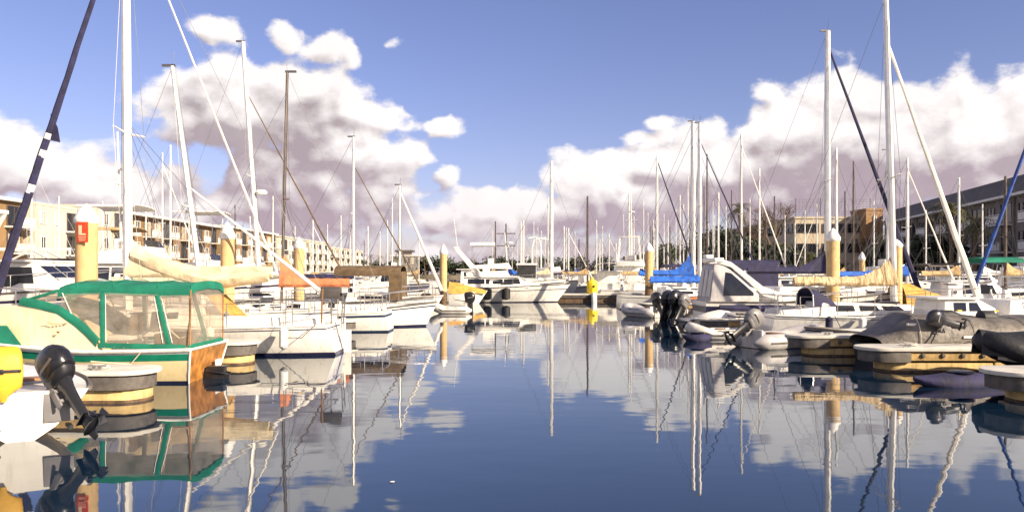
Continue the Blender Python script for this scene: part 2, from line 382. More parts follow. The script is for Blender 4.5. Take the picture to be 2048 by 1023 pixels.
walkway('far walkway through the forest of masts', 9.5, 11.5, 66, 190)
walkway('far walkway on the left of the fairway', -22.5, -20.5, 66, 190)
# ------------------------------------------------------------------ pilings
def piling(label, px, D, top_py, r, tip_py, wet=.55, sign=False):
    t = thing('piling', label, 'piling', (ax(px, D), D, 0), 0, 'white capped concrete pilings'); zt = az(top_py, D); zc = az(tip_py, D)
    n_ = 20; MB().loft([[(q * r * math.cos(2 * math.pi * j / n_), q * r * math.sin(2 * math.pi * j / n_), z + (.16 * mnoise.noise((math.cos(2 * math.pi * j / n_) * 2.5, math.sin(2 * math.pi * j / n_) * 2.5, px)) if z > .1 else 0)) for j in range(n_)] for q, z in ((1.05, -1.2), (1.05, wet * .6), (1.015, wet))]).build('wet_shaft', 'wet_and_shade', t)
    MB().lathe([(r, wet - .3), (r, zt)], n=20).build('shaft', 'piling_concrete', t)
    MB().lathe([(r * 1.03, zt + .003), (r * 1.12, zt + .04), (r * 1.12, lerp(zt, zc, .28)), (r * .62, lerp(zt, zc, .72)), (r * .1, zc), (0, zc)], n=16).build('cap', 'white_cap', t)
    return t
pA = piling('thick near piling with a red notice, above the green canopy', 173, 17.4, 447, .225, 407)
piling('piling behind the cream sail cover, second nearest on the left', 455, 25.5, 478, .215, 444)
piling('piling rising behind the orange sail cover', 598, 34.5, 497, .22, 474)
piling('piling with a brown wet base beside the orange canvas and the central motor yacht', 887, 50, 508, .22, 488, wet=.95)
piling('piling standing left of the bright blue boom covers', 1298, 47, 503, .235, 485, wet=1.35)
piling('piling right behind the navy boom cover and the mast', 1666, 29.5, 482, .235, 456, wet=.5)
piling('ochre lit piling behind the tan gathered sail', 1793, 28.5, 494, .19, 478)
piling('slim far piling right of the white office block windows', 1724, 62, 520, .22, 503)
def fixed(o, D): return o
sg = thing('notice_board', 'red square notice with a pale mark fixed high on the near piling', 'sign', (ax(166, 17.15), 17.13, az(464, 17.15)), R(-12))
MB().box((0, 0, 0), (.27, .02, .44)).build('panel', 'red_paint', sg, bevel=.004)
mk = MB(); mk.box((-.05, -.013, .06), (.075, .006, .17)); mk.box((.0, -.013, -.045), (.17, .006, .03)); mk.build('emblem', 'letter_pale', sg)
for k in range(3): MB().box((0, -.013, -.10 - k * .04), (.19 - .02 * k, .006, .012)).build('text_line', 'letter_pale', sg)

# ------------------------------------------------------------------ hulls
class Hull:
    def __init__(s, L, B, fs, fm, fb, draft=.4, tw=.8, rake=.6, trake=0.0, pw=3.0, tm=.4, n=15):
        s.L, s.B, s.fs, s.fm, s.fb, s.draft, s.tw, s.rake, s.trake, s.pw, s.tm, s.n = L, B, fs, fm, fb, draft, tw, rake, trake, pw, tm, n
    def sheer(s, t):
        return pl([(0, s.fs), (s.tm, s.fm), (1, s.fb)], t) - .25 * abs(s.fb - s.fm) * math.sin(math.pi * t) * (t > 0) * .5
    def beam(s, t):
        if t < s.tm: k = s.tw + (1 - s.tw) * (1 - ((s.tm - t) / s.tm) ** 2)
        else: k = (1 - ((t - s.tm) / (1 - s.tm)) ** 2.1) ** .85 if t < 1 else 0
        return max(.012, k * s.B / 2)
    def x(s, t, z):
        return t * (s.L - s.rake) + s.rake * t ** 3 * max(0, z) / s.fb + s.trake * (1 - t) ** 4 * z / s.fs
    def keel(s, t): return -s.draft * (1 - t ** 5)
    def y(s, t, z):
        sh, ke = s.sheer(t), s.keel(t); pw = lerp(s.pw, 1.25, t ** 1.5)
        return s.beam(t) * max(0, min(1, (z - ke) / (sh - ke))) ** (1 / pw)
    def pt(s, t, z, side=1, off=0.0): return Vector((s.x(t, z), side * (s.y(t, z) + off), z))
    def edge(s, t, side=1, off=0.0, up=0.0): q = s.pt(t, s.sheer(t), side, off); q.z += up; return q
    def t_of(s, x): return max(0, min(1, x / s.L))
    def mesh(s, mb, bands=None, deck=3):
        """bands: [(upper height as a fraction of the freeboard, material)], from the waterline up"""
        bands = bands or [(.1, 1), (1, 2)]
        fr = [0.0]; mm = []
        for u, q in bands:
            k = max(1, int(round((u - fr[-1]) / .28)))
            a = fr[-1]
            for i in range(k): fr.append(a + (u - a) * (i + 1) / k); mm.append(q)
        rings = []
        for i in range(s.n):
            t = 1 - (1 - i / (s.n - 1)) ** 1.25
            sh, ke = s.sheer(t), s.keel(t)
            zs = [ke, ke * .8, ke * .45] + [sh * f for f in fr]
            pts = [s.pt(t, z, 1) for z in zs]
            rings.append([Vector((q.x, -q.y, q.z)) for q in pts[:0:-1]] + [Vector((pts[0].x, 0, pts[0].z))] + pts[1:])
        nn = len(rings[0]); half = (nn - 1) // 2
        rowm = [0, 0, 0] + mm
        vs = [q for r in rings for q in r]; fs = []; ms = []
        for i in range(len(rings) - 1):
            for j in range(nn - 1):
                k = j - half if j >= half else half - 1 - j
                fs.append((i * nn + j, i * nn + j + 1, (i + 1) * nn + j + 1, (i + 1) * nn + j)); ms.append(rowm[k])
            if deck is not None: fs.append((i * nn, (i + 1) * nn, (i + 1) * nn + nn - 1, i * nn + nn - 1)); ms.append(deck)
        # transom in rows so that the bands run round
        for k in range(half):
            a, b_ = half + k, half + k + 1; c, d = half - k - 1, half - k
            f = (a, b_, c, d) if k else (a, b_, c); fs.append(f); ms.append(rowm[k] if s.tr is None else s.tr)
        mb.add(vs, fs, ms); return mb
    tr = None
    def rail(s, t0, t1, r=.03, off=.0, up=.0, n=10, side=1): return [s.edge(lerp(t0, t1, i / (n - 1)), side, off, up) for i in range(n)]
def hull_part(t, h, mats, bands=None, deck=3, name='hull'): return h.mesh(MB(), bands, deck).build(name, mats, t, angle=50)
def rub_rail(t, h, m='rubber', r=.03):
    for sd in (1, -1): MB().tube(h.rail(0, .995, side=sd, off=.005, n=14), r, 5).build('rub_rail', m, t)
def railing(t, h, t0, t1, height, posts, m='steel', inset=-.06):
    for sd in (1, -1):
        for k in range(posts):
            u = lerp(t0, t1, k / (posts - 1)); a = h.edge(u, sd, inset); MB().tube([a, a + Vector((0, 0, height))], .013, 5).build('stanchion', m, t)
        for f in (1.0, .55): MB().tube([q + Vector((0, 0, height * f)) for q in h.rail(t0, t1, off=inset, side=sd, n=9)], .007, 4).build('lifeline', 'wire', t)
def pulpit(t, h, height, t0=.84):
    pts = [q + Vector((0, 0, height)) for q in h.rail(t0, .985, off=-.05, side=1, n=5)] + [q + Vector((0, 0, height)) for q in reversed(h.rail(t0, .985, off=-.05, side=-1, n=5))]
    mb = MB().tube(pts, .017, 5)
    for k in (0, 2, 4, 5, 7, 9): mb.tube([pts[k], pts[k] - Vector((0, 0, height))], .015, 5)
    mb.build('pulpit', 'steel', t)
def pushpit(t, h, height, t1=.1):
    pts = [q + Vector((0, 0, height)) for q in reversed(h.rail(.01, t1, off=-.06, side=1, n=3))] + [q + Vector((0, 0, height)) for q in h.rail(.01, t1, off=-.06, side=-1, n=3)]
    mb = MB().tube(pts, .017, 5)
    low = [q - Vector((0, 0, height * .5)) for q in pts]; mb.tube(low, .012, 5)
    for k in (0, 2, 3, 5): mb.tube([pts[k], pts[k] - Vector((0, 0, height))], .015, 5)
    mb.build('pushpit', 'steel', t)
def panes(t, a, b_, c, d, n, side_off, name='cabin_window', m='glass_dark', gap=.12, th=.02):
    """n window panes on the quad a b c d (bottom left, bottom right, top right, top left), proud of it by side_off"""
    a, b_, c, d = map(Vector, (a, b_, c, d)); nrm = (b_ - a).cross(d - a).normalized() * side_off
    for k in range(n):
        u0, u1 = (k + gap) / n, (k + 1 - gap) / n
        q = [a.lerp(b_, u0), a.lerp(b_, u1), d.lerp(c, u1), d.lerp(c, u0)]
        MB().prism([x - nrm * .5 for x in q], nrm * 1.5).build(name, m, t, bevel=abs(side_off) * .4, smooth=False)
def sail_cover(mb, xm, z, L, h0, h1, wid=.16, n=18, seed=0, sag=0.0, k=10):
    """furled mainsail under its cover: tall at the mast, low at the boom end; runs aft (-x) from xm"""
    rings = []
    for i in range(n):
        s = i / (n - 1); x = xm - L * s
        h = h1 + (h0 - h1) * max(0, 1 - s * 2.3) ** 2
        zz = z - sag * math.sin(math.pi * s)
        wdt = wid * (1 - .35 * s) * (1 + .18 * mnoise.noise((s * 9, seed, 0))); r = []
        for j in range(k):
            a = 2 * math.pi * j / k; cy, sz = math.cos(a), math.sin(a)
            hh = h if sz > 0 else .11
            wob = 1 + (.22 if seed == 21 else .16) * mnoise.noise((s * (24 if seed == 21 else 14), j * .9, seed + 3))
            r.append((x - .05 * sz * max(0, 1 - s * 4), cy * wdt * (1 - .55 * max(0, sz)) * wob, zz + sz * hh * wob))
        rings.append(r)
    return mb.loft(rings)
def furled(mb, a, b_, r, seed=0, n=26):
    a, b_ = Vector(a), Vector(b_); pts = []; rs = []
    for i in range(n):
        s = i / (n - 1); p_ = a.lerp(b_, s); p_.z += -.12 * math.sin(math.pi * s) * 0
        p_.x += .02 * mnoise.noise((s * 10, seed, 1)); p_.y += .02 * mnoise.noise((s * 10, seed, 5)); pts.append(p_)
        rs.append(r * (1.0 - .62 * s) * (1 + .14 * mnoise.noise((s * 22, seed, 9))))
    return mb.tube(pts, rs, 7)

def sailboat(label, X, Y, rz, L, B, xm, ztop, fb=(.8, .75, 1.05), rm=.07, mast='mast_alu', lean=(0, 0), boom=None, bz=1.9, cover=None, ch=(.8, .2), jib=None, jr=.09, jtop=.92,
             bands=None, hmats=None, spreaders=(.5,), sw=.75, lod=2, cabin=(.33, .72, .42), group=None, seed=1, name='sailboat', wires=True, radar=None, trake=.12, cat='sailboat', tw=.72, jbow=None, cw=.16):
    t = thing(name, label, cat, (X, Y, 0), rz, group)
    h = Hull(L, B, fb[0], fb[1], fb[2], draft=.35, tw=tw, rake=L * .09, trake=trake, n=15 if lod > 1 else 9)
    hm = hmats or ['antifoul', 'navy_paint', 'gelcoat', 'deck']
    hull_part(t, h, hm, bands or [(.09, 1), (.84, 2), (.885, 1), (1, 2)])
    x0, x1, ch_ = cabin[0] * L, cabin[1] * L, cabin[2]; zb = h.sheer(.5) - .04
    w0, w1 = B * .33, B * .22
    P = [(x0, -w0, zb), (x1, -w1, zb + .1), (x1, w1, zb + .1), (x0, w0, zb), (x0 + .08, -w0 * .86, zb + ch_), (x1 - .5, -w1 * .8, zb + ch_ * .8), (x1 - .5, w1 * .8, zb + ch_ * .8), (x0 + .08, w0 * .86, zb + ch_)]
    MB().hexa(P).build('cabin', hm[2], t, bevel=.06 if lod > 0 else 0)
    if lod > 0:
        for sd in (0, 1):
            q = (0, 1, 5, 4) if sd == 0 else (2, 3, 7, 6)
            a, b_, c, d = (Vector(P[k]) for k in q)
            A = a.lerp(d, .35); B_ = b_.lerp(c, .4); Cc = b_.lerp(c, .78); D_ = a.lerp(d, .8)
            panes(t, A.lerp(B_, .12), A.lerp(B_, .85), D_.lerp(Cc, .85), D_.lerp(Cc, .12), 3 if lod > 1 else 2, .012)
    # cockpit coaming
    if lod > 1:
        for sd in (1, -1): MB().hexa([(.25, sd * B * .29, zb), (x0, sd * w0 * .9, zb), (x0, sd * (w0 * .9 - .12), zb), (.25, sd * (B * .29 - .12), zb), (.3, sd * B * .28, zb + .2), (x0, sd * w0 * .88, zb + .3), (x0, sd * (w0 * .88 - .1), zb + .3), (.3, sd * (B * .28 - .1), zb + .2)]).build('coaming', hm[2], t, bevel=.03)
        for sd in (1, -1): MB().lathe([(.06, 0), (.05, .09), (.06, .12), (0, .12)], (x0 - .6, sd * (w0 * .9 - .05), zb + .26), 8).build('winch', 'steel', t)
        MB().box((x1 - 1.0, 0, zb + ch_ * .86 + .03), (.5, .5, .06)).build('hatch', 'glass_dark', t, bevel=.015)
    zm = zb + ch_ * .75
    top = Vector((xm + lean[0], lean[1], ztop)); foot = Vector((xm, 0, zm))
    MB().tube([foot, foot.lerp(top, .6), top], [rm, rm, rm * .8], 8 if lod else 6, sq=1.25).build('mast', mast, t)
    if lod > 0:
        MB().box(top + Vector((-.12, 0, .03)), (.4, .08, .07)).tube([top, top + Vector((.05, .0, .45))], .008, 4).build('masthead', 'wire', t)
    for f in spreaders:
        c = foot.lerp(top, f); wd_ = sw
        for sd in (1, -1): MB().tube([c, c + Vector((-.06, sd * wd_, .06))], [.03, .022], 5).build('spreader', mast, t)
    if wires:
        mb = MB(); rw = .006 if Y < 40 else .009
        for sd in (1, -1):
            ch1 = h.edge(h.t_of(xm - .2), sd, -.08); q = ch1
            for f in spreaders: s_ = foot.lerp(top, f) + Vector((-.06, sd * sw, .06)); mb.tube([q, s_], rw, 4); q = s_
            mb.tube([q, top], rw, 4); ch2 = h.edge(h.t_of(xm - .7), sd, -.08); mb.tube([ch2, foot.lerp(top, spreaders[0] if spreaders else .5)], rw, 4)
        mb.tube([(.1, 0, h.fs), top], rw, 4)
        if lod > 0:
            for sd in (1, -1): mb.tube([foot + Vector((rm + .05, sd * .06, .4)), top + Vector((.06, sd * .03, 0))], rw * .8, 3)
            if boom:
                for f in (.35, .65, .9):
                    for sd in (1, -1): mb.tube([foot.lerp(top, .45), (xm - boom * f, sd * .12, bz)], rw * .7, 3)
        if not jib: mb.tube([(L - .12, 0, h.fb), foot.lerp(top, jtop)], rw, 4)
        o = mb.build('rigging', 'wire', t); o['kind'] = 'stuff'
    if boom:
        MB().tube([(xm - rm, 0, bz), (xm - boom, 0, bz + .05)], .055, 7).build('boom', mast, t)
    if cover:
        sail_cover(MB(), xm + .04, bz + .06, (boom or 3) - .1, ch[0], ch[1], seed=seed, n=64 if seed == 21 else (20 if lod > 1 else 12), wid=cw).build('sail_cover', cover, t)
    if jib:
        q = jbow or (L - .12, 0, h.fb + .25)
        furled(MB(), q, foot.lerp(top, jtop), jr, seed, 26 if lod > 1 else 10).build('furled_jib', jib, t)
        MB().lathe([(.03, -.28), (.11, -.24), (.11, -.1), (.03, -.06)], q, 8).build('furler_drum', 'black_plastic', t)
    if radar:
        c = foot.lerp(top, radar); MB().lathe([(0, -.1), (.26, -.09), (.28, 0), (.2, .1), (0, .12)], c + Vector((.36, 0, 0)), 12).build('radome', 'gelcoat', t)
    if lod > 1:
        railing(t, h, .12, .82, .6, 5); pulpit(t, h, .62); pushpit(t, h, .62)
        rub_rail(t, h, hm[2], .022)
    t['_h'] = 0; del t['_h']
    return t, h

# ------------------------------------------------------------------ outboard
def outboard(parent, loc, rz, tilt, s=1.0, cowl='black_plastic', leg='black_plastic', tiller=True, name='outboard_motor'):
    o = bpy.data.objects.new(name, None); C.objects.link(o); o.parent = parent; o.location = loc; o.rotation_euler = (0, tilt, rz); o.scale = (s, s, s); o.empty_display_size = .1
    rings = [[(x0 + rx * math.copysign(abs(math.cos(a)) ** .75, math.cos(a)), ry * math.copysign(abs(math.sin(a)) ** .75, math.sin(a)), z) for a in [2 * math.pi * k / 14 for k in range(14)]] for z, x0, rx, ry in
             ((.02, -.17, .16, .10), (.06, -.17, .21, .135), (.13, -.17, .25, .16), (.145, -.17, .24, .152), (.17, -.18, .275, .168), (.34, -.19, .285, .165), (.46, -.17, .265, .145), (.55, -.14, .21, .11), (.59, -.12, .13, .07), (.60, -.11, .05, .03))]
    MB().loft(rings).build('cowling', cowl, o, angle=50)
    for sd in (1, -1): MB().hexa([(-.38, sd * .166, .27), (-.05, sd * .168, .27), (-.05, sd * .16, .27), (-.38, sd * .158, .27), (-.36, sd * .166, .31), (-.1, sd * .168, .31), (-.1, sd * .16, .31), (-.36, sd * .158, .31)]).build('side_stripe', 'grey_plastic' if cowl == 'black_plastic' else 'black_plastic', o)
    MB().box((.0, 0, .5), (.06, .12, .05), ry=R(40)).build('tilt_grip', 'grey_plastic', o, bevel=.01)
    mb = MB()
    mb.loft([[(-.16 + a * w_, b_ * d_, z) for a, b_ in ((1, 0), (.6, .8), (-.5, 1), (-1, .3), (-1, -.3), (-.5, -1), (.6, -.8))] for z, w_, d_ in ((.1, .17, .1), (-.12, .12, .065), (-.45, .10, .045), (-.62, .11, .04), (-.72, .1, .035))])
    mb.tube([(.0, 0, -.76), (-.08, 0, -.76), (-.24, 0, -.76), (-.36, 0, -.76)], [.012, .055, .06, .035], 8)   # gear case
    mb.hexa([(-.3, -.1, -.61), (-.02, -.06, -.61), (-.02, .06, -.61), (-.3, .1, -.61), (-.3, -.1, -.6), (-.02, -.06, -.6), (-.02, .06, -.6), (-.3, .1, -.6)])
    mb.hexa([(-.2, -.01, -.94), (-.12, -.01, -.94), (-.12, .01, -.94), (-.2, .01, -.94), (-.24, -.012, -.8), (-.08, -.012, -.8), (-.08, .012, -.8), (-.24, .012, -.8)])
    mb.build('lower_leg', leg, o, angle=45)
    mb = MB().tube([(-.36, 0, -.76), (-.45, 0, -.76)], [.035, .02], 7)
    for k in range(3):
        a = 2 * math.pi * k / 3 + .4; ca, sa = math.cos(a), math.sin(a); r0, r1 = .03, .135
        mb.prism([(-.42, r0 * ca - .03 * sa, -.76 + r0 * sa + .03 * ca), (-.40, r1 * ca - .075 * sa, -.76 + r1 * sa + .075 * ca), (-.43, r1 * ca + .035 * sa, -.76 + r1 * sa - .035 * ca), (-.45, r0 * ca + .03 * sa, -.76 + r0 * sa - .03 * ca)], (.012, 0, 0))
    mb.build('propeller', leg, o)
    mb = MB()
    for sd in (.085, -.085): mb.box((.02, sd, -.08), (.1, .03, .34)); mb.box((.10, sd, .07), (.16, .03, .05)); mb.tube([(.08, sd, -.02), (.2, sd, -.02)], .012, 5)
    mb.box((-.02, 0, -.02), (.06, .2, .05)); mb.box((-.02, 0, -.18), (.05, .19, .04)); mb.build('clamp_bracket', 'grey_plastic', o, bevel=.006)
    if tiller: MB().tube([(.05, 0, .12), (.3, .03, .2), (.62, .05, .3)], [.03, .022, .02], 6).build('tiller_handle', 'black_plastic', o)
    return o

# ------------------------------------------------------------------ near left: dinghy with a tilted outboard
ang = math.atan2(.86, -.51)
tD = thing('dinghy', 'white dinghy stern with a raised black outboard in the lower left corner', 'dinghy', (ax(40, 9.95), 9.95, 0), ang)
h = Hull(2.5, 1.6, .62, .60, .72, draft=.04, tw=.95, rake=.35, trake=-.05, pw=1.75, tm=.35); h.tr = 2
hull_part(tD, h, ['gelcoat', 'gelcoat', 'gelcoat', 'gelcoat_cool'], [(1, 2)])
MB().tube(h.rail(0, .99, side=1, n=14) , .035, 6).build('gunwale', 'rubber', tD); MB().tube(h.rail(0, .99, side=-1, n=14), .035, 6).build('gunwale', 'rubber', tD)
MB().box((1.0, 0, .66), (.28, 1.1, .04)).build('thwart', 'teak', tD, bevel=.01)
MB().lathe([(0, 0), (.022, 0), (.022, .012), (.012, .02), (0, .02)], n=8).build('drain_plug', 'rubber', tD, (-.02, .22, .16), (0, R(-90), 0))
MB().box((-.035, -.42, .40), (.03, .34, .36)).build('motor_pad', 'grey_plastic', tD, bevel=.01)
outboard(tD, (-.04, -.42, .60), R(33), R(44), .93)
yv = thing('life_vest', 'yellow flotation vest hanging over the dinghy transom', 'life vest', (ax(10, 9.9), 9.87, .12), ang)
rings = []
for z, w_, d_, xx in ((.40, .03, .02, 0), (.47, .05, .04, 0), (.54, .15, .05, 0), (.57, .20, .06, .0), (.72, .215, .075, .0), (.9, .21, .075, .02), (.99, .20, .07, .05), (1.05, .17, .05, .1), (1.07, .10, .02, .13)):
    rings.append([(xx - .1 + d_ * math.copysign(abs(math.cos(a)) ** .5, math.cos(a)), w_ * math.copysign(abs(math.sin(a)) ** .5, math.sin(a)) + .012 * mnoise.noise((z * 9, a, 4)), z) for a in [2 * math.pi * k / 16 for k in range(16)]])
MB().loft(rings).build('foam_panel', 'yellow_float', yv, angle=70)
MB().box((-.178, 0, .78), (.02, .38, .035)).build('strap', 'black_canvas', yv, bevel=.005); MB().box((-.188, .02, .78), (.02, .06, .06)).build('buckle', 'black_plastic', yv, bevel=.005)

# ------------------------------------------------------------------ green canopied cabin boat
tG = thing('cabin_boat', 'cream cabin boat with a green canopy, clear side curtains and varnished wooden transom', 'motorboat', (-6.15, 15.95, 0), math.pi)
h = Hull(6.3, 2.1, .66, .66, .98, draft=.35, tw=.93, rake=.8, trake=-.13, pw=3.4, tm=.35); h.tr = 4
hull_part(tG, h, ['antifoul', 'navy_paint', 'cream_paint', 'gelcoat', 'varnish', 'green_paint', 'gelcoat'], [(.07, 1), (.68, 2), (.885, 5), (1, 6)])
for sd in (1, -1):
    MB().tube(h.rail(0, .99, side=sd, off=.012, n=16), .035, 6).build('gunwale_moulding', 'gelcoat', tG)
mb = MB()
for a, b_ in zip([h.pt(0, z, 1, .004) for z in (.0, .2, .4, .66)], [h.pt(0, z, 1, .004) for z in (.2, .4, .66)] ): mb.tube([a, b_], .022, 5)
for a, b_ in zip([h.pt(0, z, -1, .004) for z in (.0, .2, .4, .66)], [h.pt(0, z, -1, .004) for z in (.2, .4, .66)] ): mb.tube([a, b_], .022, 5)
mb.tube([h.edge(0, 1), h.edge(0, -1)], .028, 5); mb.build('transom_trim', 'gelcoat', tG)
CAB = [(1.6, .62), (1.66, .72), (2.02, 1.06), (2.4, 1.33), (3.1, 1.50), (4.2, 1.42), (4.9, 1.05), (5.2, .72)]
hwc = lambda x, z: min(h.y(h.t_of(x), .6) - .06, .93) - .16 * max(0, z - .7) 
MB().profile(CAB, hwc).build('cabin', 'ivory', tG, bevel=.035)
def side_panel(t, poly, hw, off, m, name, sides=(1, -1), th=.012, bevel=0.0):
    for sd in sides: MB().prism([(x, sd * (hw(x, z) + off), z) for x, z in poly], (0, sd * th, 0)).build(name, m, t, bevel=bevel, smooth=False)
side_panel(tG, [(3.06, .74), (4.25, .74), (4.25, 1.1), (3.4, 1.1)], hwc, -.004, 'green_paint', 'cabin_side_panel', th=.02)
# script name on the cabin side (unreadable strokes) and arrow mark below it
mb = MB(); 
def script(mb, pts, y, r): mb.tube([(x, y, z) for x, z in pts], r, 4, sq=.3)
xs = 2.66; zq = 1.135; yq = hwc(2.5, zq) + .012
script(mb, [(xs, zq + .035), (xs - .09, zq + .03), (xs - .12, zq + .01), (xs - .06, zq + .0), (xs - .02, zq - .02)], yq, .009)
for k in range(5):
    a = xs - .12 - k * .06; script(mb, [(a, zq - .012), (a - .015, zq + .014), (a - .035, zq - .014), (a - .055, zq + .006)], yq, .0075)
script(mb, [(xs - .37, zq + .02), (xs - .43, zq + .017)], yq, .009); mb.build('name_script', 'letter_brown', tG)
MB().prism([(2.43, hwc(2.4, .97) + .006, 1.0), (2.35, hwc(2.4, .97) + .006, 1.0), (2.39, hwc(2.4, .95) + .006, .955)], (0, .01, 0)).build('arrow_mark', 'letter_brown', tG)
# canopy
def canopy_grid(xs, hwf, zef, crown, ny=9):
    return [[(x, hwf(x) * math.sin(math.pi / 2 * (2 * j / (ny - 1) - 1)) , zef(x) + crown * math.cos(math.pi / 2 * (2 * j / (ny - 1) - 1)) ** .8) for j in range(ny)] for x in xs]
hwr = lambda x: .84 - .02 * x
zer = lambda x: pl([(-.1, 1.80), (.3, 1.80), (1.4, 1.83), (2.2, 1.83), (2.5, 1.76)], x)
xsr = [lerp(-.08, 2.45, k / 19) for k in range(20)]
zer0 = zer
zer = lambda x: zer0(x) - .022 * abs(math.sin(math.pi * (x + .1) / .82)) + .006 * mnoise.noise((x * 5, 2, 1))
mb = MB().loft(canopy_grid(xsr, hwr, zer, .13), closed=False); mb.build('canopy_roof', 'green_canvas', tG, solid=.02, angle=80)
for sd in (1, -1):     # valance: edge band hanging from the roof
    n = 14; mb = MB(); pa = []
    for i in range(n):
        x = lerp(-.08, 2.45, i / (n - 1)); y = sd * (hwr(x) + .008); sc_ = .004 * math.sin(i * 2.1)
        pa.append([(x, y, zer(x) + .02), (x, y + sd * .012, zer(x) - .06 + sc_), (x, y + sd * .004, zer(x) - .135 + sc_ * 2)])
    mb.loft(pa, closed=False); mb.build('canopy_valance', 'green_canvas', tG, solid=.012)
    def strip(name, a, b_, w_, m='green_canvas', th=.02):
        a, b_ = Vector(a), Vector(b_); d = (b_ - a).normalized(); s_ = Vector((d.z, 0, -d.x)).normalized() * w_ / 2 if abs(d.z) > .3 else Vector((0, 0, w_ / 2))
        MB().prism([a - s_, a + s_, b_ + s_, b_ - s_], (0, sd * th, 0)).build(name, m, tG, bevel=.004)
    yb, yt = sd * .90, sd * .845
    strip('canopy_post', (1.56, sd * .875, .72), (1.58, yt, 1.72), .085); strip('canopy_post', (.30, sd * .89, .72), (.55, yt, 1.68), .085)
    strip('canopy_skirt', (1.62, yb, .735), (-.02, sd * .93, .70), .10)
    # curved lower front skirt along the cabin side
    mb = MB(); pp = [(1.66, .76), (1.9, .99), (2.1, 1.15), (2.45, 1.375), (2.8, 1.47), (3.2, 1.54)]
    mb.loft([[(x, sd * (hwc(x, z) + .015), z - .05), (x - .02, sd * (hwc(x, z) + .03), z + .03), (x - .07, sd * (hwc(x, z) - .0), z + .10)] for x, z in pp], closed=False); mb.build('windscreen_skirt', 'green_canvas', tG, solid=.012)
    def pane(poly, nm='clear_curtain'): MB().prism(poly, (0, sd * .004, 0)).build(nm, 'clear_vinyl', tG, smooth=False)
    pane([(1.54, sd * .872, .78), (.32, sd * .888, .76), (.53, sd * .848, 1.69), (1.56, sd * .848, 1.72)])
    pane([(1.60, sd * .87, .80), (1.60, sd * .848, 1.72), (2.30, sd * .82, 1.70), (2.42, sd * .80, 1.41), (2.04, sd * .84, 1.10), (1.7, sd * .865, .83)])
    pane([(.27, sd * .895, .76), (-.02, sd * .92, .74), (-.06, sd * .855, 1.68), (.5, sd * .848, 1.67)])
    MB().prism([(2.52, sd * .78, 1.44), (3.12, sd * .74, 1.56), (2.44, sd * .80, 1.74)], (0, sd * .004, 0)).build('clear_curtain', 'clear_vinyl', tG, smooth=False)
    strip('windscreen_post', (2.44, sd * .81, 1.76), (3.2, sd * .73, 1.54), .06); strip('windscreen_post', (2.36, sd * .81, 1.72), (2.06, sd * .85, 1.10), .022, 'mast_alu', .012)
pa = []
for j in range(13):
    q = math.pi / 2 * (2 * j / 12 - 1); y = .845 * math.sin(q); z = 1.80 + .13 * math.cos(q) ** .8; pa.append([(-.085, y, z + .01), (-.105, y, z - .06), (-.10, y, z - .15 + .008 * math.sin(j * 2.3))])
MB().loft(pa, closed=False).build('canopy_valance', 'green_canvas', tG, solid=.012)
# windscreen and aft curtain
MB().prism([(3.2, -.73, 1.56), (3.2, .73, 1.56), (2.46, .80, 1.78), (2.46, -.80, 1.78)], (-.004, 0, -.004)).build('windscreen', 'clear_vinyl', tG, smooth=False)
MB().prism([(-.06, -.9, .74), (-.06, .9, .74), (-.08, .84, 1.78), (-.08, -.84, 1.78)], (.004, 0, 0)).build('aft_curtain', 'clear_vinyl', tG, smooth=False)
MB().box((-.06, 0, .70), (.03, 1.8, .09)).build('canopy_skirt', 'green_canvas', tG, bevel=.005)
for sd in (.86, -.86): MB().tube([(-.075, sd, .72), (-.085, sd * .985, 1.78)], .016, 6).build('canopy_pole', 'teak', tG)
MB().tube([(.45, .80, 1.68), (.42, .8, 1.3), (.33, .8, 1.02), (.15, .8, .86), (-.0, .8, .9), (-.04, .8, 1.2), (-.05, .8, 1.6)], .013, 6).build('rope_loop', 'rope', tG)
for x in (.55, 1.4, 2.1):
    MB().tube([(x, hwr(x) * math.sin(q), zer(x) + .024 + .13 * math.cos(q) ** .8) for q in [math.pi / 2 * (2 * j / 12 - 1) * .97 for j in range(13)]], .007, 4).build('canopy_seam', 'green_paint', tG)
for sd in (1, -1):
    for q0, q1 in (((1.5, .885, .80), (1.52, .86, 1.68)), ((.42, .9, .78), (.60, .862, 1.64)), ((.24, .905, .78), (.46, .862, 1.62))): MB().tube([(q0[0], sd * q0[1], q0[2]), (q1[0], sd * q1[1], q1[2])], .007, 4).build('zip', 'white_canvas', tG)
    for k in range(9): MB().lathe([(0, 0), (.012, 0), (.012, .006), (0, .008)], n=6).build('snap_fastener', 'steel', tG, (1.5 - k * .18, sd * (.925 if sd > 0 else .925), .70), (R(-90 * sd), 0, 0))
# helm seats, wheel, engine box
for y_ in (.45, -.45):
    MB().box((1.35, y_, .86), (.46, .46, .1)).build('helm_seat', 'white_canvas', tG, bevel=.03); MB().box((1.13, y_, 1.1), (.09, .44, .42), ry=R(-8)).build('seat_back', 'brown_canvas', tG, bevel=.03)
    MB().tube([(1.35, y_, .5), (1.35, y_, .82)], .04, 7).build('seat_pedestal', 'steel', tG)
MB().box((.5, .1, .72), (.6, .7, .4)).build('engine_box', 'brown_canvas', tG, bevel=.04)
MB().hexa([(1.95, -.75, .64), (2.1, -.75, .64), (2.1, .75, .64), (1.95, .75, .64), (2.2, -.72, 1.22), (2.4, -.72, 1.24), (2.4, .72, 1.24), (2.2, .72, 1.22)]).build('dashboard', 'brown_canvas', tG, bevel=.02)
MB().tube([(1.93 + .06 * math.sin(a), -.4 + .19 * math.cos(a), 1.12 + .19 * math.sin(a)) for a in [2 * math.pi * k / 14 for k in range(15)]], .014, 5).build('steering_wheel', 'black_plastic', tG)
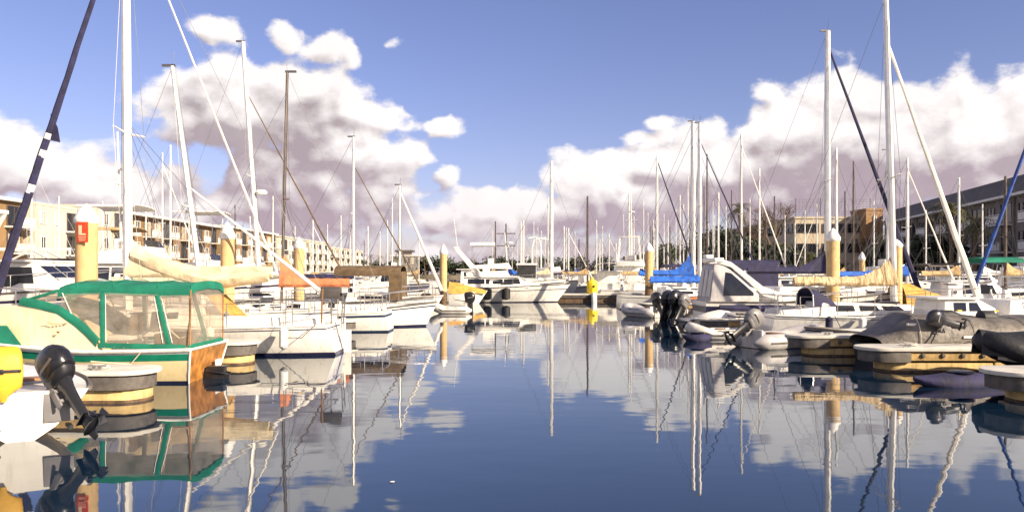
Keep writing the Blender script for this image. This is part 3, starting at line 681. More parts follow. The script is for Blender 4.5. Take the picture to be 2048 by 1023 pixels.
mb = MB().box((-.26, 0, .12), (.34, .22, .26)).box((-.42, 0, -.1), (.2, .1, .36)); mb.tube([(-.1, .18, .18), (-.5, .12, .10)], .02, 5).tube([(-.1, -.18, .18), (-.5, -.12, .10)], .02, 5); mb.build('outdrive', 'black_plastic', tG, bevel=.02)
MB().box((-.16, -.35, .25), (.03, .26, .2)).build('bracket_plate', 'gelcoat', tG, bevel=.01)
for k in range(3): 
    xk = 1.75 - .12 * k; MB().tube([(xk, h.y(.2, .2) + .012, .16), (xk - .1, h.y(.2, .26) + .012, .24)], .008, 4).build('registration_mark', 'letter_brown', tG)
MB().tube([(.75, h.y(.12, .64) + .03, .64), (.95, h.y(.15, .4) + .12, .4), (1.25, 1.9, .545)], .011, 5).build('mooring_line', 'rope', tG)

# ------------------------------------------------------------------ near left sailboat
tA, hA = sailboat('white sailboat with a long sagging cream sail cover and dark rolled jib, rounded stern', -4.5, 21.1, math.pi, 9.3, 2.8, 5.62, 12.2, fb=(.78, .76, 1.1), rm=.115, lean=(.08, 0), boom=3.95, bz=2.02,
     cover='cream_canvas', ch=(1.0, .2), jib='navy_canvas', jr=.12, jtop=.97, spreaders=(.42,), sw=.85, seed=4, trake=.22, tw=.70, bands=[(.1, 1), (.86, 2), (.90, 1), (1, 2)], cabin=(.36, .74, .48))
# loose lower belly of the mainsail, topping lift, sail damage patches
mb = MB(); rr = []
for i in range(14):
    s = i / 13; x = 5.5 - 3.6 * s; zt = 2.72 - .62 * min(1, s * 1.7) + .1 * s; zb_ = zt - .34 - .22 * math.sin(math.pi * s) * (1 - .4 * s)
    wd_ = .17 + .1 * math.sin(math.pi * s); rr.append([(x, wd_ * math.cos(a) * (1 + .1 * mnoise.noise((s * 7, a, 2))), lerp(zb_, zt, .5 + .5 * math.sin(a)) + .02 * mnoise.noise((s * 9, a, 7))) for a in [2 * math.pi * k / 9 for k in range(9)]])
mb.loft(rr); mb.build('sail_bundle', 'cream_canvas', tA)
MB().tube([(1.7, 0, 2.12), (5.64, 0, 12.0)], [.034, .02], 5).build('topping_lift', 'white_canvas', tA)
for f, l_ in ((.27, .022), (.36, .018), (.405, .014)):
    a = Vector((9.18, 0, 1.35)).lerp(Vector((5.68, 0, 11.9)), f); b_ = Vector((9.18, 0, 1.35)).lerp(Vector((5.68, 0, 11.9)), f + l_)
    MB().tube([a, b_], .125 * (1 - .6 * f), 7).build('torn_patch', 'white_canvas', tA)
a = Vector((9.18, 0, 1.35)).lerp(Vector((5.68, 0, 11.9)), .42)
MB().prism([a + Vector((-.05, 0, -.2)), a + Vector((-.30, 0, -.25)), a + Vector((-.23, 0, .15)), a + Vector((-.05, 0, .5))], (0, .02, 0)).build('loose_flap', 'navy_canvas', tA)
MB().hexa([(2.7, -.75, .9), (2.78, -.75, .9), (2.78, .75, .9), (2.7, .75, .9), (3.25, -.6, 1.52), (3.33, -.6, 1.52), (3.33, .6, 1.52), (3.25, .6, 1.52)]).build('companionway_board', 'ochre_canvas', tA, bevel=.02)
MB().box((.1, .75, 1.52), (.5, .3, .16)).tube([(-.15, .75, 1.6), (.35, .75, 1.6)], .14, 8).build('grill', 'frame_dark', tA, bevel=.02)
MB().tube([(.1, .75, .8), (.1, .75, 1.5)], .02, 5).build('grill_post', 'steel', tA)
mb = MB().box((-.04, -.1, .62), (.1, .1, .6)).box((-.14, -.1, .2), (.2, .05, .8)); mb.build('rudder', 'gelcoat', tA, bevel=.02)
mb = MB().tube([(-.05, .35, .5), (-.12, .35, 1.5)], .02, 5).tube([(-.05, .1, .5), (-.12, .1, 1.4)], .02, 5).tube([(-.1, .35, 1.2), (-.1, .1, 1.2)], .02, 5).tube([(-.1, .35, .8), (-.1, .1, .8)], .02, 5); mb.build('stern_ladder', 'steel', tA)
MB().tube([(.3, .95, .85), (.26, 1.0, 1.7)], .024, 6).build('rod_holder', 'teak', tA)

# ------------------------------------------------------------------ motor cruisers (mid distance and far)
def cruiser(label, X, Y, rz, L, B, fb=(1.0, 1.05, 1.4), trunk=.55, house=None, fly=None, arch=None, canvas=None, cm='navy_canvas', hm=None, bands=None, lod=1, group=None, name='motor_cruiser', cat='motorboat', side_win=True, mastpole=None, curtain=None, radar=False, bow_rail=True):
    t = thing(name, label, cat, (X, Y, 0), rz, group)
    h = Hull(L, B, *fb, draft=.4, tw=.9, rake=L * .11, trake=-.05, pw=3.2, tm=.38, n=13 if lod else 9)
    hm = hm or ['antifoul', 'navy_paint', 'gelcoat', 'gelcoat']
    hull_part(t, h, hm, bands or [(.07, 1), (.78, 2), (.84, 1), (1, 2)]); rub_rail(t, h, 'rubber' if lod else hm[2], .03)
    zs = h.sheer(.5) - .05
    hw = lambda x, z: max(.05, min(h.y(h.t_of(x), h.sheer(h.t_of(x))) - .16, B * .42) - .22 * max(0, z - zs))
    a, b_ = .34 * L, .86 * L
    TP = [(a, zs), (a + .1, zs + trunk), (lerp(a, b_, .45), zs + trunk), (lerp(a, b_, .8), zs + trunk * .62), (b_, zs + .06)]
    MB().profile(TP, hw).build('coach_roof', hm[2], t, bevel=.05 if lod else 0)
    if side_win:
        side_panel(t, [(lerp(a, b_, .2), zs + trunk * .42), (lerp(a, b_, .62), zs + trunk * .42), (lerp(a, b_, .55), zs + trunk * .66), (lerp(a, b_, .2), zs + trunk * .72)], hw, -.003, 'glass_dark', 'side_window', th=.018)
    if house:   # (x0, x1, height): deckhouse with raked screen
        x0, x1, hh = house; z0 = zs + (trunk if x0 > a else .0)
        hw2 = lambda x, z: B * .40 - .16 * max(0, z - z0)
        HP = [(x0, zs - .02), (x0 + .05, z0 + hh), (x1 - hh * .9, z0 + hh), (x1, zs + trunk * .5), (x1, zs)]
        MB().profile(HP, hw2).build('deckhouse', hm[2], t, bevel=.05 if lod else 0)
        zz0, zz1 = z0 + hh * .38, z0 + hh * .86; n = max(2, int((x1 - x0) / 1.2)); xe = x1 - hh * .75
        for k in range(n):
            u0, u1 = lerp(x0 + .25, xe, k / n) + .05, lerp(x0 + .25, xe, (k + 1) / n) - .05
            side_panel(t, [(u0, zz0), (u1, zz0), (u1 - (.12 if k == n - 1 else 0), zz1), (u0, zz1)], hw2, -.004, 'glass_dark', 'side_window', th=.02)
        y_ = hw2(x1, zs + trunk) * .9; q0 = Vector((x1 - hh * .18, 0, lerp(z0 + hh, zs + trunk * .5, .82))); q1 = Vector((x1 - hh * .75, 0, lerp(z0 + hh, zs + trunk * .5, .18)))
        panes(t, q0 + Vector((0, -y_, 0)), q0 + Vector((0, y_, 0)), q1 + Vector((0, y_, 0)), q1 + Vector((0, -y_, 0)), 3, .03, 'windscreen_pane', gap=.05)
        MB().box(((x0 + x1 - hh) / 2 - .1, 0, z0 + hh + .045), ((x1 - x0 - hh * .6), B * .80, .07)).build('roof', hm[2], t, bevel=.03)
        ztop = z0 + hh + .08
    else: ztop = zs + trunk
    if fly:     # (x0, x1, height)
        x0, x1, hh = fly; hw3 = lambda x, z: B * .36 - .1 * (z - ztop)
        MB().profile([(x0, ztop), (x0 - .05, ztop + hh * .6), (x1 - .3, ztop + hh), (x1, ztop)], hw3).build('flybridge', hm[2], t, bevel=.05)
        MB().prism([(x1 - .3, -B * .3, ztop + hh), (x1 - .3, B * .3, ztop + hh), (x1 - .5, B * .28, ztop + hh + .3), (x1 - .5, -B * .28, ztop + hh + .3)], (-.02, 0, 0)).build('wind_deflector', 'glass_dark', t)
        MB().box(((x0 + x1) / 2 - .2, 0, ztop + hh + .12), (.5, 1.0, .5)).build('helm_seat', 'white_canvas', t, bevel=.06)
    if arch:    # (x foot, x top, z top)
        x0, x1, z1 = arch; z0 = ztop if fly or house else zs
        for sd in (1, -1): MB().hexa([(x0 - .3, sd * B * .38, z0), (x0 + .2, sd * B * .38, z0), (x0 + .2, sd * B * .33, z0), (x0 - .3, sd * B * .33, z0), (x1 - .14, sd * B * .3, z1), (x1 + .14, sd * B * .3, z1), (x1 + .14, sd * B * .25, z1), (x1 - .14, sd * B * .25, z1)]).build('arch_leg', hm[2], t, bevel=.02)
        MB().box((x1, 0, z1 + .06), (.34, B * .62, .14)).build('arch_top', hm[2], t, bevel=.04)
        if radar: MB().lathe([(0, 0), (.26, .02), (.3, .1), (.22, .22), (0, .25)], (x1, 0, z1 + .14), 12).build('radome', hm[2], t)
        MB().tube([(x1, .5, z1 + .1), (x1 - .25, .5, z1 + 2.2)], .015, 4).build('antenna', 'white_cap', t)
    if canvas:  # (x0, x1, z edge, crown)
        x0, x1, z1, cr = canvas; zl = ztop if (fly and x0 > fly[0] - .6) else zs
        MB().loft(canopy_grid([lerp(x0, x1, k / 5) for k in range(6)], lambda x: B * .40, lambda x: z1, cr), closed=False).build('bimini', cm, t, solid=.03, angle=80)
        for x in (x0 + .06, x1 - .06):
            for sd in (1, -1): MB().tube([(x, sd * B * .39, z1), (lerp(x, (x0 + x1) / 2, .25), sd * B * .40, zl)], .016, 5).build('bimini_pole', 'steel', t)
        if curtain:
            for sd in (1, -1): MB().prism([(x0 + .1, sd * B * .405, zl), (x1 - .1, sd * B * .405, zl), (x1 - .1, sd * B * .395, z1), (x0 + .1, sd * B * .395, z1)], (0, sd * .01, 0)).build('side_curtain', curtain, t, smooth=False)
            MB().prism([(x0 + .08, -B * .38, zl), (x0 + .08, B * .38, zl), (x0 + .08, B * .38, z1), (x0 + .08, -B * .38, z1)], (.01, 0, 0)).build('aft_curtain', curtain, t, smooth=False)
    if mastpole:  # (x, z top)
        x, z1 = mastpole; MB().tube([(x, 0, ztop), (x - .2, 0, z1)], [.07, .04], 6).build('signal_mast', 'mast_alu', t)
        MB().box((x - .1, 0, lerp(ztop, z1, .6)), (.1, 1.1, .05)).build('mast_arm', 'mast_alu', t)
        MB().lathe([(0, 0), (.28, .02), (.3, .1), (0, .2)], (x + .2, 0, lerp(ztop, z1, .7)), 10).build('radome', 'gelcoat', t)
    if bow_rail:
        pts = [q + Vector((0, 0, .55)) for q in h.rail(.5, .985, off=-.08, side=1, n=7)] + [q + Vector((0, 0, .55)) for q in reversed(h.rail(.5, .985, off=-.08, side=-1, n=7))]
        mb = MB().tube(pts, .016, 5)
        for q in pts[::2] + [pts[-1]]: mb.tube([q, q - Vector((0, 0, .57))], .013, 4)
        mb.build('bow_rail', 'steel', t)
    MB().box((-.28, 0, .28), (.6, B * .8, .07)).build('swim_platform', hm[2], t, bevel=.02)
    return t, h
WM = ['antifoul', 'gelcoat_cool', 'gelcoat', 'gelcoat']
# centre of the picture
cruiser('large white motor yacht moored broadside in the middle of the fairway end', ax(893, 57.4), 57.4, 0, 8.9, 3.2, fb=(1.08, 1.08, 1.3), trunk=.55, house=(1.3, 5.9, .72), fly=(1.5, 4.6, .42), arch=(2.5, .75, 3.8), bands=[(.05, 1), (.70, 2), (.745, 1), (1, 2)], lod=1)
for k, x in enumerate((930, 968, 985, 1010)): pass
cruiser('white flybridge yacht with dark canvas sides behind the central motor yacht', ax(903, 66), 66, 0, 9.5, 3.2, fb=(1.2, 1.2, 1.6), trunk=.6, house=(.8, 2.9, 1.15), fly=(1.9, 5.0, .5), canvas=(1.6, 3.6, 4.3, .3), cm='white_canvas', mastpole=(4.6, 5.4))
cruiser('white trawler with black canvas cockpit sides right of the central flybridge', ax(1028, 67), 67, 0, 5.5, 2.8, fb=(1.2, 1.2, 1.5), trunk=.5, canvas=(.2, 1.9, 2.75, .15), cm='white_canvas', curtain='black_canvas', hm=['antifoul', 'gelcoat', 'gelcoat', 'gelcoat'])
cruiser('white cabin cruiser seen stern first behind the yellow bin', ax(1210, 66), 63.3, R(82), 8.0, 2.9, fb=(1.25, 1.25, 1.5), trunk=.5, house=(1.9, 5.2, .95), canvas=(.2, 1.9, 2.55, .35), cm='white_canvas', hm=WM)
cruiser('trawler yacht with a tall observation tower behind the piling and blue covers', ax(1243, 72), 72, R(70), 9.5, 3.2, fb=(1.3, 1.2, 1.9), trunk=.6, house=(2.5, 6.0, 1.5), fly=(3.0, 5.4, .6), arch=(3.4, 3.4, 5.4), mastpole=(4.4, 10.0), hm=WM)
# left side
cruiser('white sport cruiser with sweeping radar arch at the far left edge', -20.6, 26.5, R(-3), 9.6, 3.3, fb=(1.3, 1.4, 1.75), trunk=.7, house=(2.4, 6.6, 1.05), arch=(2.0, 3.2, 4.1), radar=False)
cruiser('white motor yacht with a tall radar mast behind the near piling', -21.5, 36, R(5), 11.5, 3.6, fb=(1.4, 1.4, 1.9), trunk=.7, house=(2.4, 7.0, 1.1), fly=(2.6, 5.6, .7), mastpole=(3.8, 8.5), canvas=(2.4, 4.8, 5.0, .15), cm='white_canvas')
cruiser('white sport fisher with pipe frame tower and dark screen behind the cream sail cover', ax(245, 41), 41, R(2), 9.0, 3.2, fb=(1.1, 1.1, 1.8), trunk=.6, house=(3.0, 5.8, 1.05), fly=(3.1, 5.2, .5), canvas=(3.0, 5.1, 5.15, .1), cm='white_canvas')
tY, _ = cruiser('small white runabout with an ochre cover in the left gap under the sport cruiser', -17.6, 22.8, R(-60), 4.8, 1.9, fb=(.75, .75, .95), trunk=.3, canvas=(.4, 2.0, 1.75, .15), cm='ochre_canvas', curtain=None)
tBC, hBC = cruiser('white day cruiser with a long brown fabric canopy over its cockpit', ax(606, 35.4), 35.8, 0, 5.8, 2.4, fb=(.82, .82, 1.02), trunk=.45, canvas=(1.5, 4.4, 2.16, .26), cm='brown_canvas', bands=[(.06, 1), (.9, 2), (.94, 1), (1, 2)])
for sd in (1, -1): MB().box((2.95, sd * .97, 2.09), (2.9, .03, .26)).build('canopy_valance', 'brown_canvas', tBC, bevel=.01); MB().hexa([(3.9, sd * .98, .9), (4.45, sd * .98, .9), (4.45, sd * .95, .9), (3.9, sd * .95, .9), (3.87, sd * .98, 2.1), (4.4, sd * .98, 2.1), (4.4, sd * .95, 2.1), (3.87, sd * .95, 2.1)]).build('side_curtain', 'brown_canvas', tBC)
MB().box((4.41, 0, 1.55), (.03, 1.9, 1.2)).build('front_curtain', 'brown_canvas', tBC)
cruiser('low white motorboat with a flared bow left of the inflatable and piling', ax(668, 31.6), 31.3, R(3), 4.1, 1.9, fb=(.75, .72, .95), trunk=.22, bands=[(.08, 1), (.82, 2), (.88, 1), (1, 2)], side_win=False)
cruiser('white fishing boat with upright pale cabin between the pilings on the left', ax(470, 39), 39, R(175), 7.0, 2.6, fb=(1.0, 1.0, 1.4), trunk=.5, house=(2.3, 4.6, 1.0), bow_rail=True)
cruiser('white cabin boat with a pale raised roof under the orange sail cover', ax(690, 45), 45, math.pi, 6.5, 2.5, fb=(1.0, 1.0, 1.3), trunk=.5, house=(1.6, 3.9, .85))
cruiser('white sedan cruiser moored beyond the brown canopy boat', ax(860, 72), 72, math.pi, 8.0, 2.8, fb=(1.1, 1.1, 1.4), trunk=.5, house=(2.0, 5.0, .9), hm=WM)
cruiser('distant white yacht below the grey office tower on the left', ax(840, 95), 95, math.pi, 9, 3.0, fb=(1.3, 1.3, 1.7), trunk=.6, house=(2.0, 5.5, 1.1), fly=(2.2, 4.4, .5), lod=0)
cruiser('distant white launch left of the piling with the brown base', ax(790, 120), 120, R(200), 9, 3.0, fb=(1.3, 1.3, 1.7), trunk=.6, house=(2.0, 5.5, 1.2), lod=0)
# right side
tE, hE = cruiser('white express cruiser with grey canvas enclosure under a white radar arch and navy stripe', ax(1402, 30.6), 30.8, 0, 7.8, 2.7, fb=(1.02, 1.05, 1.35), trunk=.55, bands=[(.08, 2), (.60, 2), (.84, 1), (1, 2)], hm=['antifoul', 'navy_paint', 'gelcoat', 'gelcoat'])
ENC = [(.15, 1.0), (.32, 2.42), (.5, 2.5), (.95, 2.30), (2.0, 1.35), (2.0, 1.0)]
hwe = lambda x, z: 1.12 - .14 * max(0, z - 1.0)
MB().profile([(.13, 1.0), (.33, 2.40), (.5, 2.46), (.92, 2.22), (1.95, 1.30), (1.95, 1.0)], lambda x, z: hwe(x, z) - .02).build('cockpit_enclosure', 'hypalon', tE, bevel=.03)
side_panel(tE, [(.62, 1.25), (.74, 2.12), (.95, 2.08), (1.75, 1.36), (1.75, 1.25)], hwe, -.018, 'glass_dark', 'enclosure_window', th=.012)
for y_ in (-.66, 0, .66): MB().prism([(.145 , y_ - .28, 1.2), (.145, y_ + .28, 1.2), (.29, y_ + .25, 2.2), (.29, y_ - .25, 2.2)], (-.016, 0, 0)).build('enclosure_panel', 'hypalon_light', tE)
for sd in (1, -1): MB().loft([[(x, sd * (hwe(x, z) + .03), z - w_), (x, sd * (hwe(x, z) - .06), z - w_), (x, sd * (hwe(x, z) - .06), z + w_), (x, sd * (hwe(x, z) + .03), z + w_)] for x, z, w_ in ((.45, 2.55, .10), (.95, 2.40, .10), (1.5, 1.95, .13), (2.1, 1.42, .17), (2.9, 1.16, .14))]).build('radar_arch', 'gelcoat', tE, bevel=.02)
MB().box((.5, 0, 2.58), (.36, 2.0, .16)).build('arch_top', 'gelcoat', tE, bevel=.05); MB().box((.45, .5, 2.73), (.3, .5, .14)).build('searchlight', 'gelcoat_cool', tE, bevel=.04)
for sd in (1, -1): MB().tube([(.4, sd * 1.37, .82), (1.3, sd * 1.4, .78), (2.4, sd * 1.42, .8), (3.0, sd * 1.42, .84)], [.10, .14, .13, .06], 7).build('fender_cover', 'navy_canvas', tE)
cruiser('white motorboat with a bright green folding top near the right edge', ax(1935, 36), 36, R(-5), 8.0, 2.8, fb=(1.15, 1.15, 1.5), trunk=.5, house=(2.2, 5.2, .75), canvas=(.2, 1.9, 2.55, .25), cm='green_canvas')
cruiser('white runabout with a black topped cabin behind the white dock box', ax(1842, 33), 33, R(4), 6.5, 2.5, fb=(1.0, 1.0, 1.3), trunk=.5, house=(.9, 3.2, .75), canvas=(1.0, 2.9, 2.45, .06), cm='black_canvas')
cruiser('low white cuddy boat partly hidden by the grey tarped boat at the right', ax(1835, 23.4), 23.6, 0, 6.5, 2.3, fb=(.85, .85, 1.2), trunk=.5, house=(.4, 1.9, .5), bow_rail=True)
cruiser('boxy white houseboat cabin under the office building trees', ax(1575, 75), 75, math.pi, 8, 3, fb=(1, 1, 1.2), trunk=.4, house=(1.0, 5.5, 1.4), lod=0)
# ------------------------------------------------------------------ sailboats, near to far.  label, mast px, D, top py, base offset, heading
def sail(label, px, D, top, head, L=8.0, ms=.42, **kw):
    """mast foot at photo column px and distance D"""
    X = ax(px, D); xm = L * (1 - ms); 
    X0 = X - xm if head == 'R' else X + xm
    kw.setdefault('B', L * .31)
    return sailboat(label, X0, D, 0 if head == 'R' else math.pi, L, kw.pop('B'), xm, az(top, D), **kw)
NAVY = ['antifoul', 'navy_paint', 'gelcoat', 'deck']
def ln(px_top, px_foot, D, head): d = (px_top - px_foot) / F * D; return (d if head == 'R' else -d, 0)
# left, behind the near boat
sail('white sailboat with a leaning mast between the near mast and radar mast', 407, 24.9, 133, 'R', 8.2, .5, lean=ln(345, 407, 24.9, 'R'), rm=.085, jib='white_canvas', jr=.07, jtop=.5, spreaders=(.41,), sw=.55, seed=12, boom=3.0, bz=1.75, cover='cream_canvas', ch=(.55, .17), fb=(.8, .78, 1.0))
sail('white sailboat whose mast carries a radar dome and pale spreader', 521, 37, 84, 'R', 9.5, .45, lean=ln(486, 521, 37, 'R'), rm=.12, jib='brown_canvas', jr=.05, jtop=.8, spreaders=(.46,), sw=.7, radar=.40, boom=3.6, bz=2.1, cover='white_canvas', ch=(.6, .2), lod=1, seed=5, fb=(.95, .9, 1.2))
sail('white sailboat with a dark brown wooden mast and orange sail cover', 563, 29, 145, 'L', 7.8, .49, lean=ln(575, 563, 29, 'L'), rm=.055, mast='mast_dark', boom=2.6, bz=1.62, cover='orange_canvas', ch=(1.3, .22), cw=.22, spreaders=(.45,), sw=.45, seed=8, fb=(.72, .70, .98), bands=[(.08, 1), (.74, 2), (.86, 1), (1, 2)], hmats=['antifoul_blue', 'antifoul_blue', 'gelcoat', 'deck'])
sail('white sailboat with a grey rolled jib behind the brown canopy boat', 707, 44, 274, 'R', 8.5, .45, rm=.095, jib='brown_canvas', jr=.05, jtop=.82, spreaders=(.5,), sw=.6, lod=1, seed=3, boom=3.2, bz=1.8, cover='navy_canvas', ch=(.5, .17))
sail('small white sailboat with a thick white rolled jib slanting to the water beside the piling', 800, 47, 370, 'R', 5.6, .46, rm=.07, jib='white_canvas', jr=.11, jtop=.94, spreaders=(.5,), sw=.4, lod=1, seed=9, fb=(.65, .6, .8), cabin=(.35, .68, .3))
# right, near
tR = sail('white sailboat with a tan gathered mainsail and thick white rolled jib on the right', 1788, 25.6, -5, 'R', 7.0, .40, rm=.105, lean=ln(1771, 1788, 25.6, 'R'), boom=3.35, bz=1.72, cover='gathered_canvas', ch=(.95, .2), cw=.19, jib='white_canvas', jr=.105, jtop=.86, spreaders=(.41,), sw=.78, seed=21, fb=(.78, .76, 1.0), B=2.5, cabin=(.22, .72, .46), bands=[(.1, 1), (.86, 2), (.89, 1), (1, 2)])
def dodger(t, x0, x1, w_, z0, z1, m='navy_canvas'):
    mb = MB(); rows = []
    for i in range(5):
        q = i / 4; x = lerp(x0, x1, q); ht = lerp(z1, z0 + .1, q ** 1.8); rows.append([(x, w_ * math.cos(math.pi * k / 8), z0 + (ht - z0) * max(0, math.sin(math.pi * k / 8)) ** .5) for k in range(9)])
    mb.loft(rows, closed=False).build('spray_dodger', m, t, solid=.02, angle=70)
    MB().tube([(x0, w_ * 1.01 * math.cos(math.pi * k / 8), z0 + (z1 - z0 + .015) * max(0, math.sin(math.pi * k / 8)) ** .5) for k in range(9)], .018, 5).build('dodger_hoop', 'steel', t)
dodger(tR[0], 1.35, 2.1, .72, 1.05, 1.62, 'navy_canvas')
sail('sailboat with navy boom cover and navy rolled jib left of its white capped piling', 1655, 34.5, 63, 'R', 8.6, .47, rm=.14, boom=3.6, bz=2.1, cover='navy_canvas', ch=(1.05, .2), cw=.2, jib='navy_canvas', jr=.12, jtop=.95, spreaders=(.43,), sw=.6, seed=23, lod=1, fb=(.9, .85, 1.15))
sail('sailboat with a tall white mast and the left of two bright blue boom covers', 1386, 50, 243, 'R', 8.6, .45, rm=.155, boom=3.5, bz=1.95, cover='blue_canvas', ch=(1.6, .26), cw=.25, spreaders=(.45,), sw=.6, seed=31, lod=1, fb=(.9, .85, 1.1))
sail('sailboat with a tall mast and bright blue cover just right of its twin', 1399, 46.5, 246, 'R', 8.6, .45, rm=.12, boom=3.0, bz=1.55, cover='blue_canvas', ch=(.42, .3), cw=.3, jib='navy_canvas', jr=.06, jtop=.9, spreaders=(.5,), sw=.6, seed=33, lod=1)
sail('sailboat with a flat bright blue sail cover behind the navy covered boom piling', 1775, 47, 300, 'R', 8.0, .42, rm=.08, boom=3.2, bz=1.9, cover='blue_canvas', ch=(.3, .22), spreaders=(.5,), sw=.6, seed=35, lod=1)
# the blue jib at the right edge belongs to a boat whose mast stands outside the frame
tB, _ = sailboat('sailboat at the right edge whose long royal blue rolled jib slants down to its bow', ax(1938, 30.2) + 9.6, 30.2, math.pi, 9.6, 2.9, 5.0, 13.6, jib='royal_canvas', jr=.085, jtop=.99, spreaders=(.5,), boom=3.4, bz=2.0, cover='blue_canvas', lod=1, seed=41, rm=.1)
# further masts: px, D, top, dark?, radius, head
FAR = [
 (63, 46, 330, 0, .05, 'white mast with a narrow frame behind the dark rolled jib at far left'), (325, 52, 305, 0, .05, 'thin white mast left of a taller twin behind the pipe frame tower'), (341, 58, 290, 0, .07, 'taller white mast right of its twin behind the pipe frame tower'),
 (546, 70, 392, 0, .06, 'short white mast between the radar mast and brown mast'), (736, 105, 452, 0, .09, 'tiny white mast right of the mast with the grey rolled jib'), (626, 80, 440, 0, .07, 'short pale mast right of the piling behind the orange sail cover'),
 (1012, 92, 447, 1, .09, 'dark mast with crossbars right of the central motor yacht'), (1017, 75, 490, 0, .06, 'stubby pale mast beside the dark mast with crossbars'), (1047, 84, 440, 0, .10, 'white mast left of the lamp standard in the centre'), (1072, 130, 470, 0, .09, 'faint short mast just right of the lamp standard'),
 (1096, 96, 395, 0, .09, 'slim mast touching the tallest white mast in the centre'), (1103, 68, 322, 0, .155, 'tallest white mast in the centre of the fairway end'), (1128, 110, 452, 0, .10, 'short pale mast just right of the tallest central mast'), (1137, 86, 456, 0, .08, 'pale mast halfway between the tallest central mast and dark mast'),
 (1158, 120, 478, 1, .09, 'low brown mast left of the dark mast over the yellow bin'), (1175, 70, 392, 1, .09, 'dark slender mast rising above the yellow bin'), (1193, 100, 440, 0, .08, 'pale mast right of the dark mast over the yellow bin'), (1218, 115, 468, 0, .09, 'short pale mast above the stern first cabin cruiser'),
 (1232, 95, 486, 0, .08, 'stubby mast left of the trawler tower'), (1258, 88, 387, 0, .12, 'white mast rising through the trawler tower'), (1287, 105, 400, 0, .08, 'thin mast left of the piling near blue covers'), (1307, 80, 440, 0, .08, 'short mast touching the right of the piling near blue covers'),
 (1314, 64, 312, 0, .10, 'tall white mast with a dark rolled jib close behind'), (1336, 90, 440, 0, .08, 'thin mast right of the dark rolled jib'), (1340, 120, 452, 1, .08, 'thin brown mast right of the dark rolled jib'), (1360, 76, 390, 0, .075, 'white mast left of the two blue covered boats'), (1367, 92, 408, 0, .07, 'slim mast touching the left blue covered boat mast'),
 (1414, 62, 308, 1, .06, 'dark tall mast right of the two blue covered boats'), (1437, 58, 385, 0, .08, 'white mast left of the tall crooked mast by the bare tree'), (1483, 54, 268, 0, .085, 'tall white mast left of the bare tree'), (1519, 60, 336, 0, .08, 'white mast before the left side of the bare tree'), (1549, 68, 392, 1, .07, 'dark mast before the bare tree trunk'),
 (1610, 78, 420, 0, .06, 'thin mast before the left end of the white office block'), (1634, 82, 408, 0, .06, 'thin mast before the middle of the white office block'), (1673, 52, 296, 0, .10, 'white mast just right of the navy covered boat mast'), (1690, 72, 382, 1, .07, 'brown mast before the office block windows'), (1707, 64, 322, 1, .075, 'dark mast before the right end of the office block'),
 (1815, 44, 316, 0, .09, 'white mast left of the slanting white jib'), (1918, 47, 355, 0, .075, 'white mast in front of the long grey apartment building'), (2011, 40, 352, 1, .075, 'grey mast at the right edge before the long apartment building'),
]
for i, (px, D, top, dk, r, lab) in enumerate(FAR):
    hd = 'L' if (i * 7) % 3 == 0 else 'R'; 
    if D > 60 and abs(px - 1024) < 320: hd = 'R' if px > 1100 else 'L'
    L = min(11, max(6.5, (az(top, D)) * .72)); kw = {}
    if 1300 < px < 1320: kw = dict(jib='navy_canvas', jr=.09, jtop=.97)
    elif i % 4 == 1: kw = dict(jib=rnd.choice(['white_canvas', 'navy_canvas']), jr=.06)
    cv = rnd.choice(['blue_canvas', 'navy_canvas', 'white_canvas', 'cream_canvas', 'tan_canvas', None])
    if cv: kw.update(cover=cv, ch=(.7, .2))
    t_, h_ = sail('far sailboat, ' + lab, px, D, top, hd, L, .43, rm=r, mast='mast_dark' if dk else 'mast_alu', spreaders=(.48,), sw=.55, lod=0, seed=i, boom=L * .36, bz=1.95, group=None, **kw)
    if i == 6:
        for z in (5.2, 6.6): MB().box((h_.L * .57, 0, z), (.08, 2.2, .1)).build('crossbar', 'mast_dark', t_)
        for o_ in t_.children:
            if o_.name.startswith('crossbar'): o_.rotation_euler = (0, 0, R(90)); o_.location = (h_.L * .57, -h_.L * .57 , 0)
# a scatter of more distant masts seen as a thicket in the centre; each boat is a thing of its own
for k in range(26):
    D = rnd.uniform(95, 230); px = rnd.choice([rnd.uniform(960, 1290), rnd.uniform(1290, 1480), rnd.uniform(700, 860)])
    top = H - (rnd.uniform(8.5, 13.5) - 2.1) / D * F
    sail('distant sailboat in the thicket of bare masts at the far end of the marina', px, D, top, rnd.choice('LR'), rnd.uniform(7, 10), .43, rm=.09, mast=rnd.choice(['mast_alu', 'mast_alu', 'mast_dark']), spreaders=(.5,), sw=.6, lod=0, seed=60 + k, boom=3.2, bz=2.0,
         cover=rnd.choice(['blue_canvas', 'navy_canvas', 'white_canvas', 'tan_canvas']), ch=(.6, .2), group='distant sailboats at the far end of the marina')
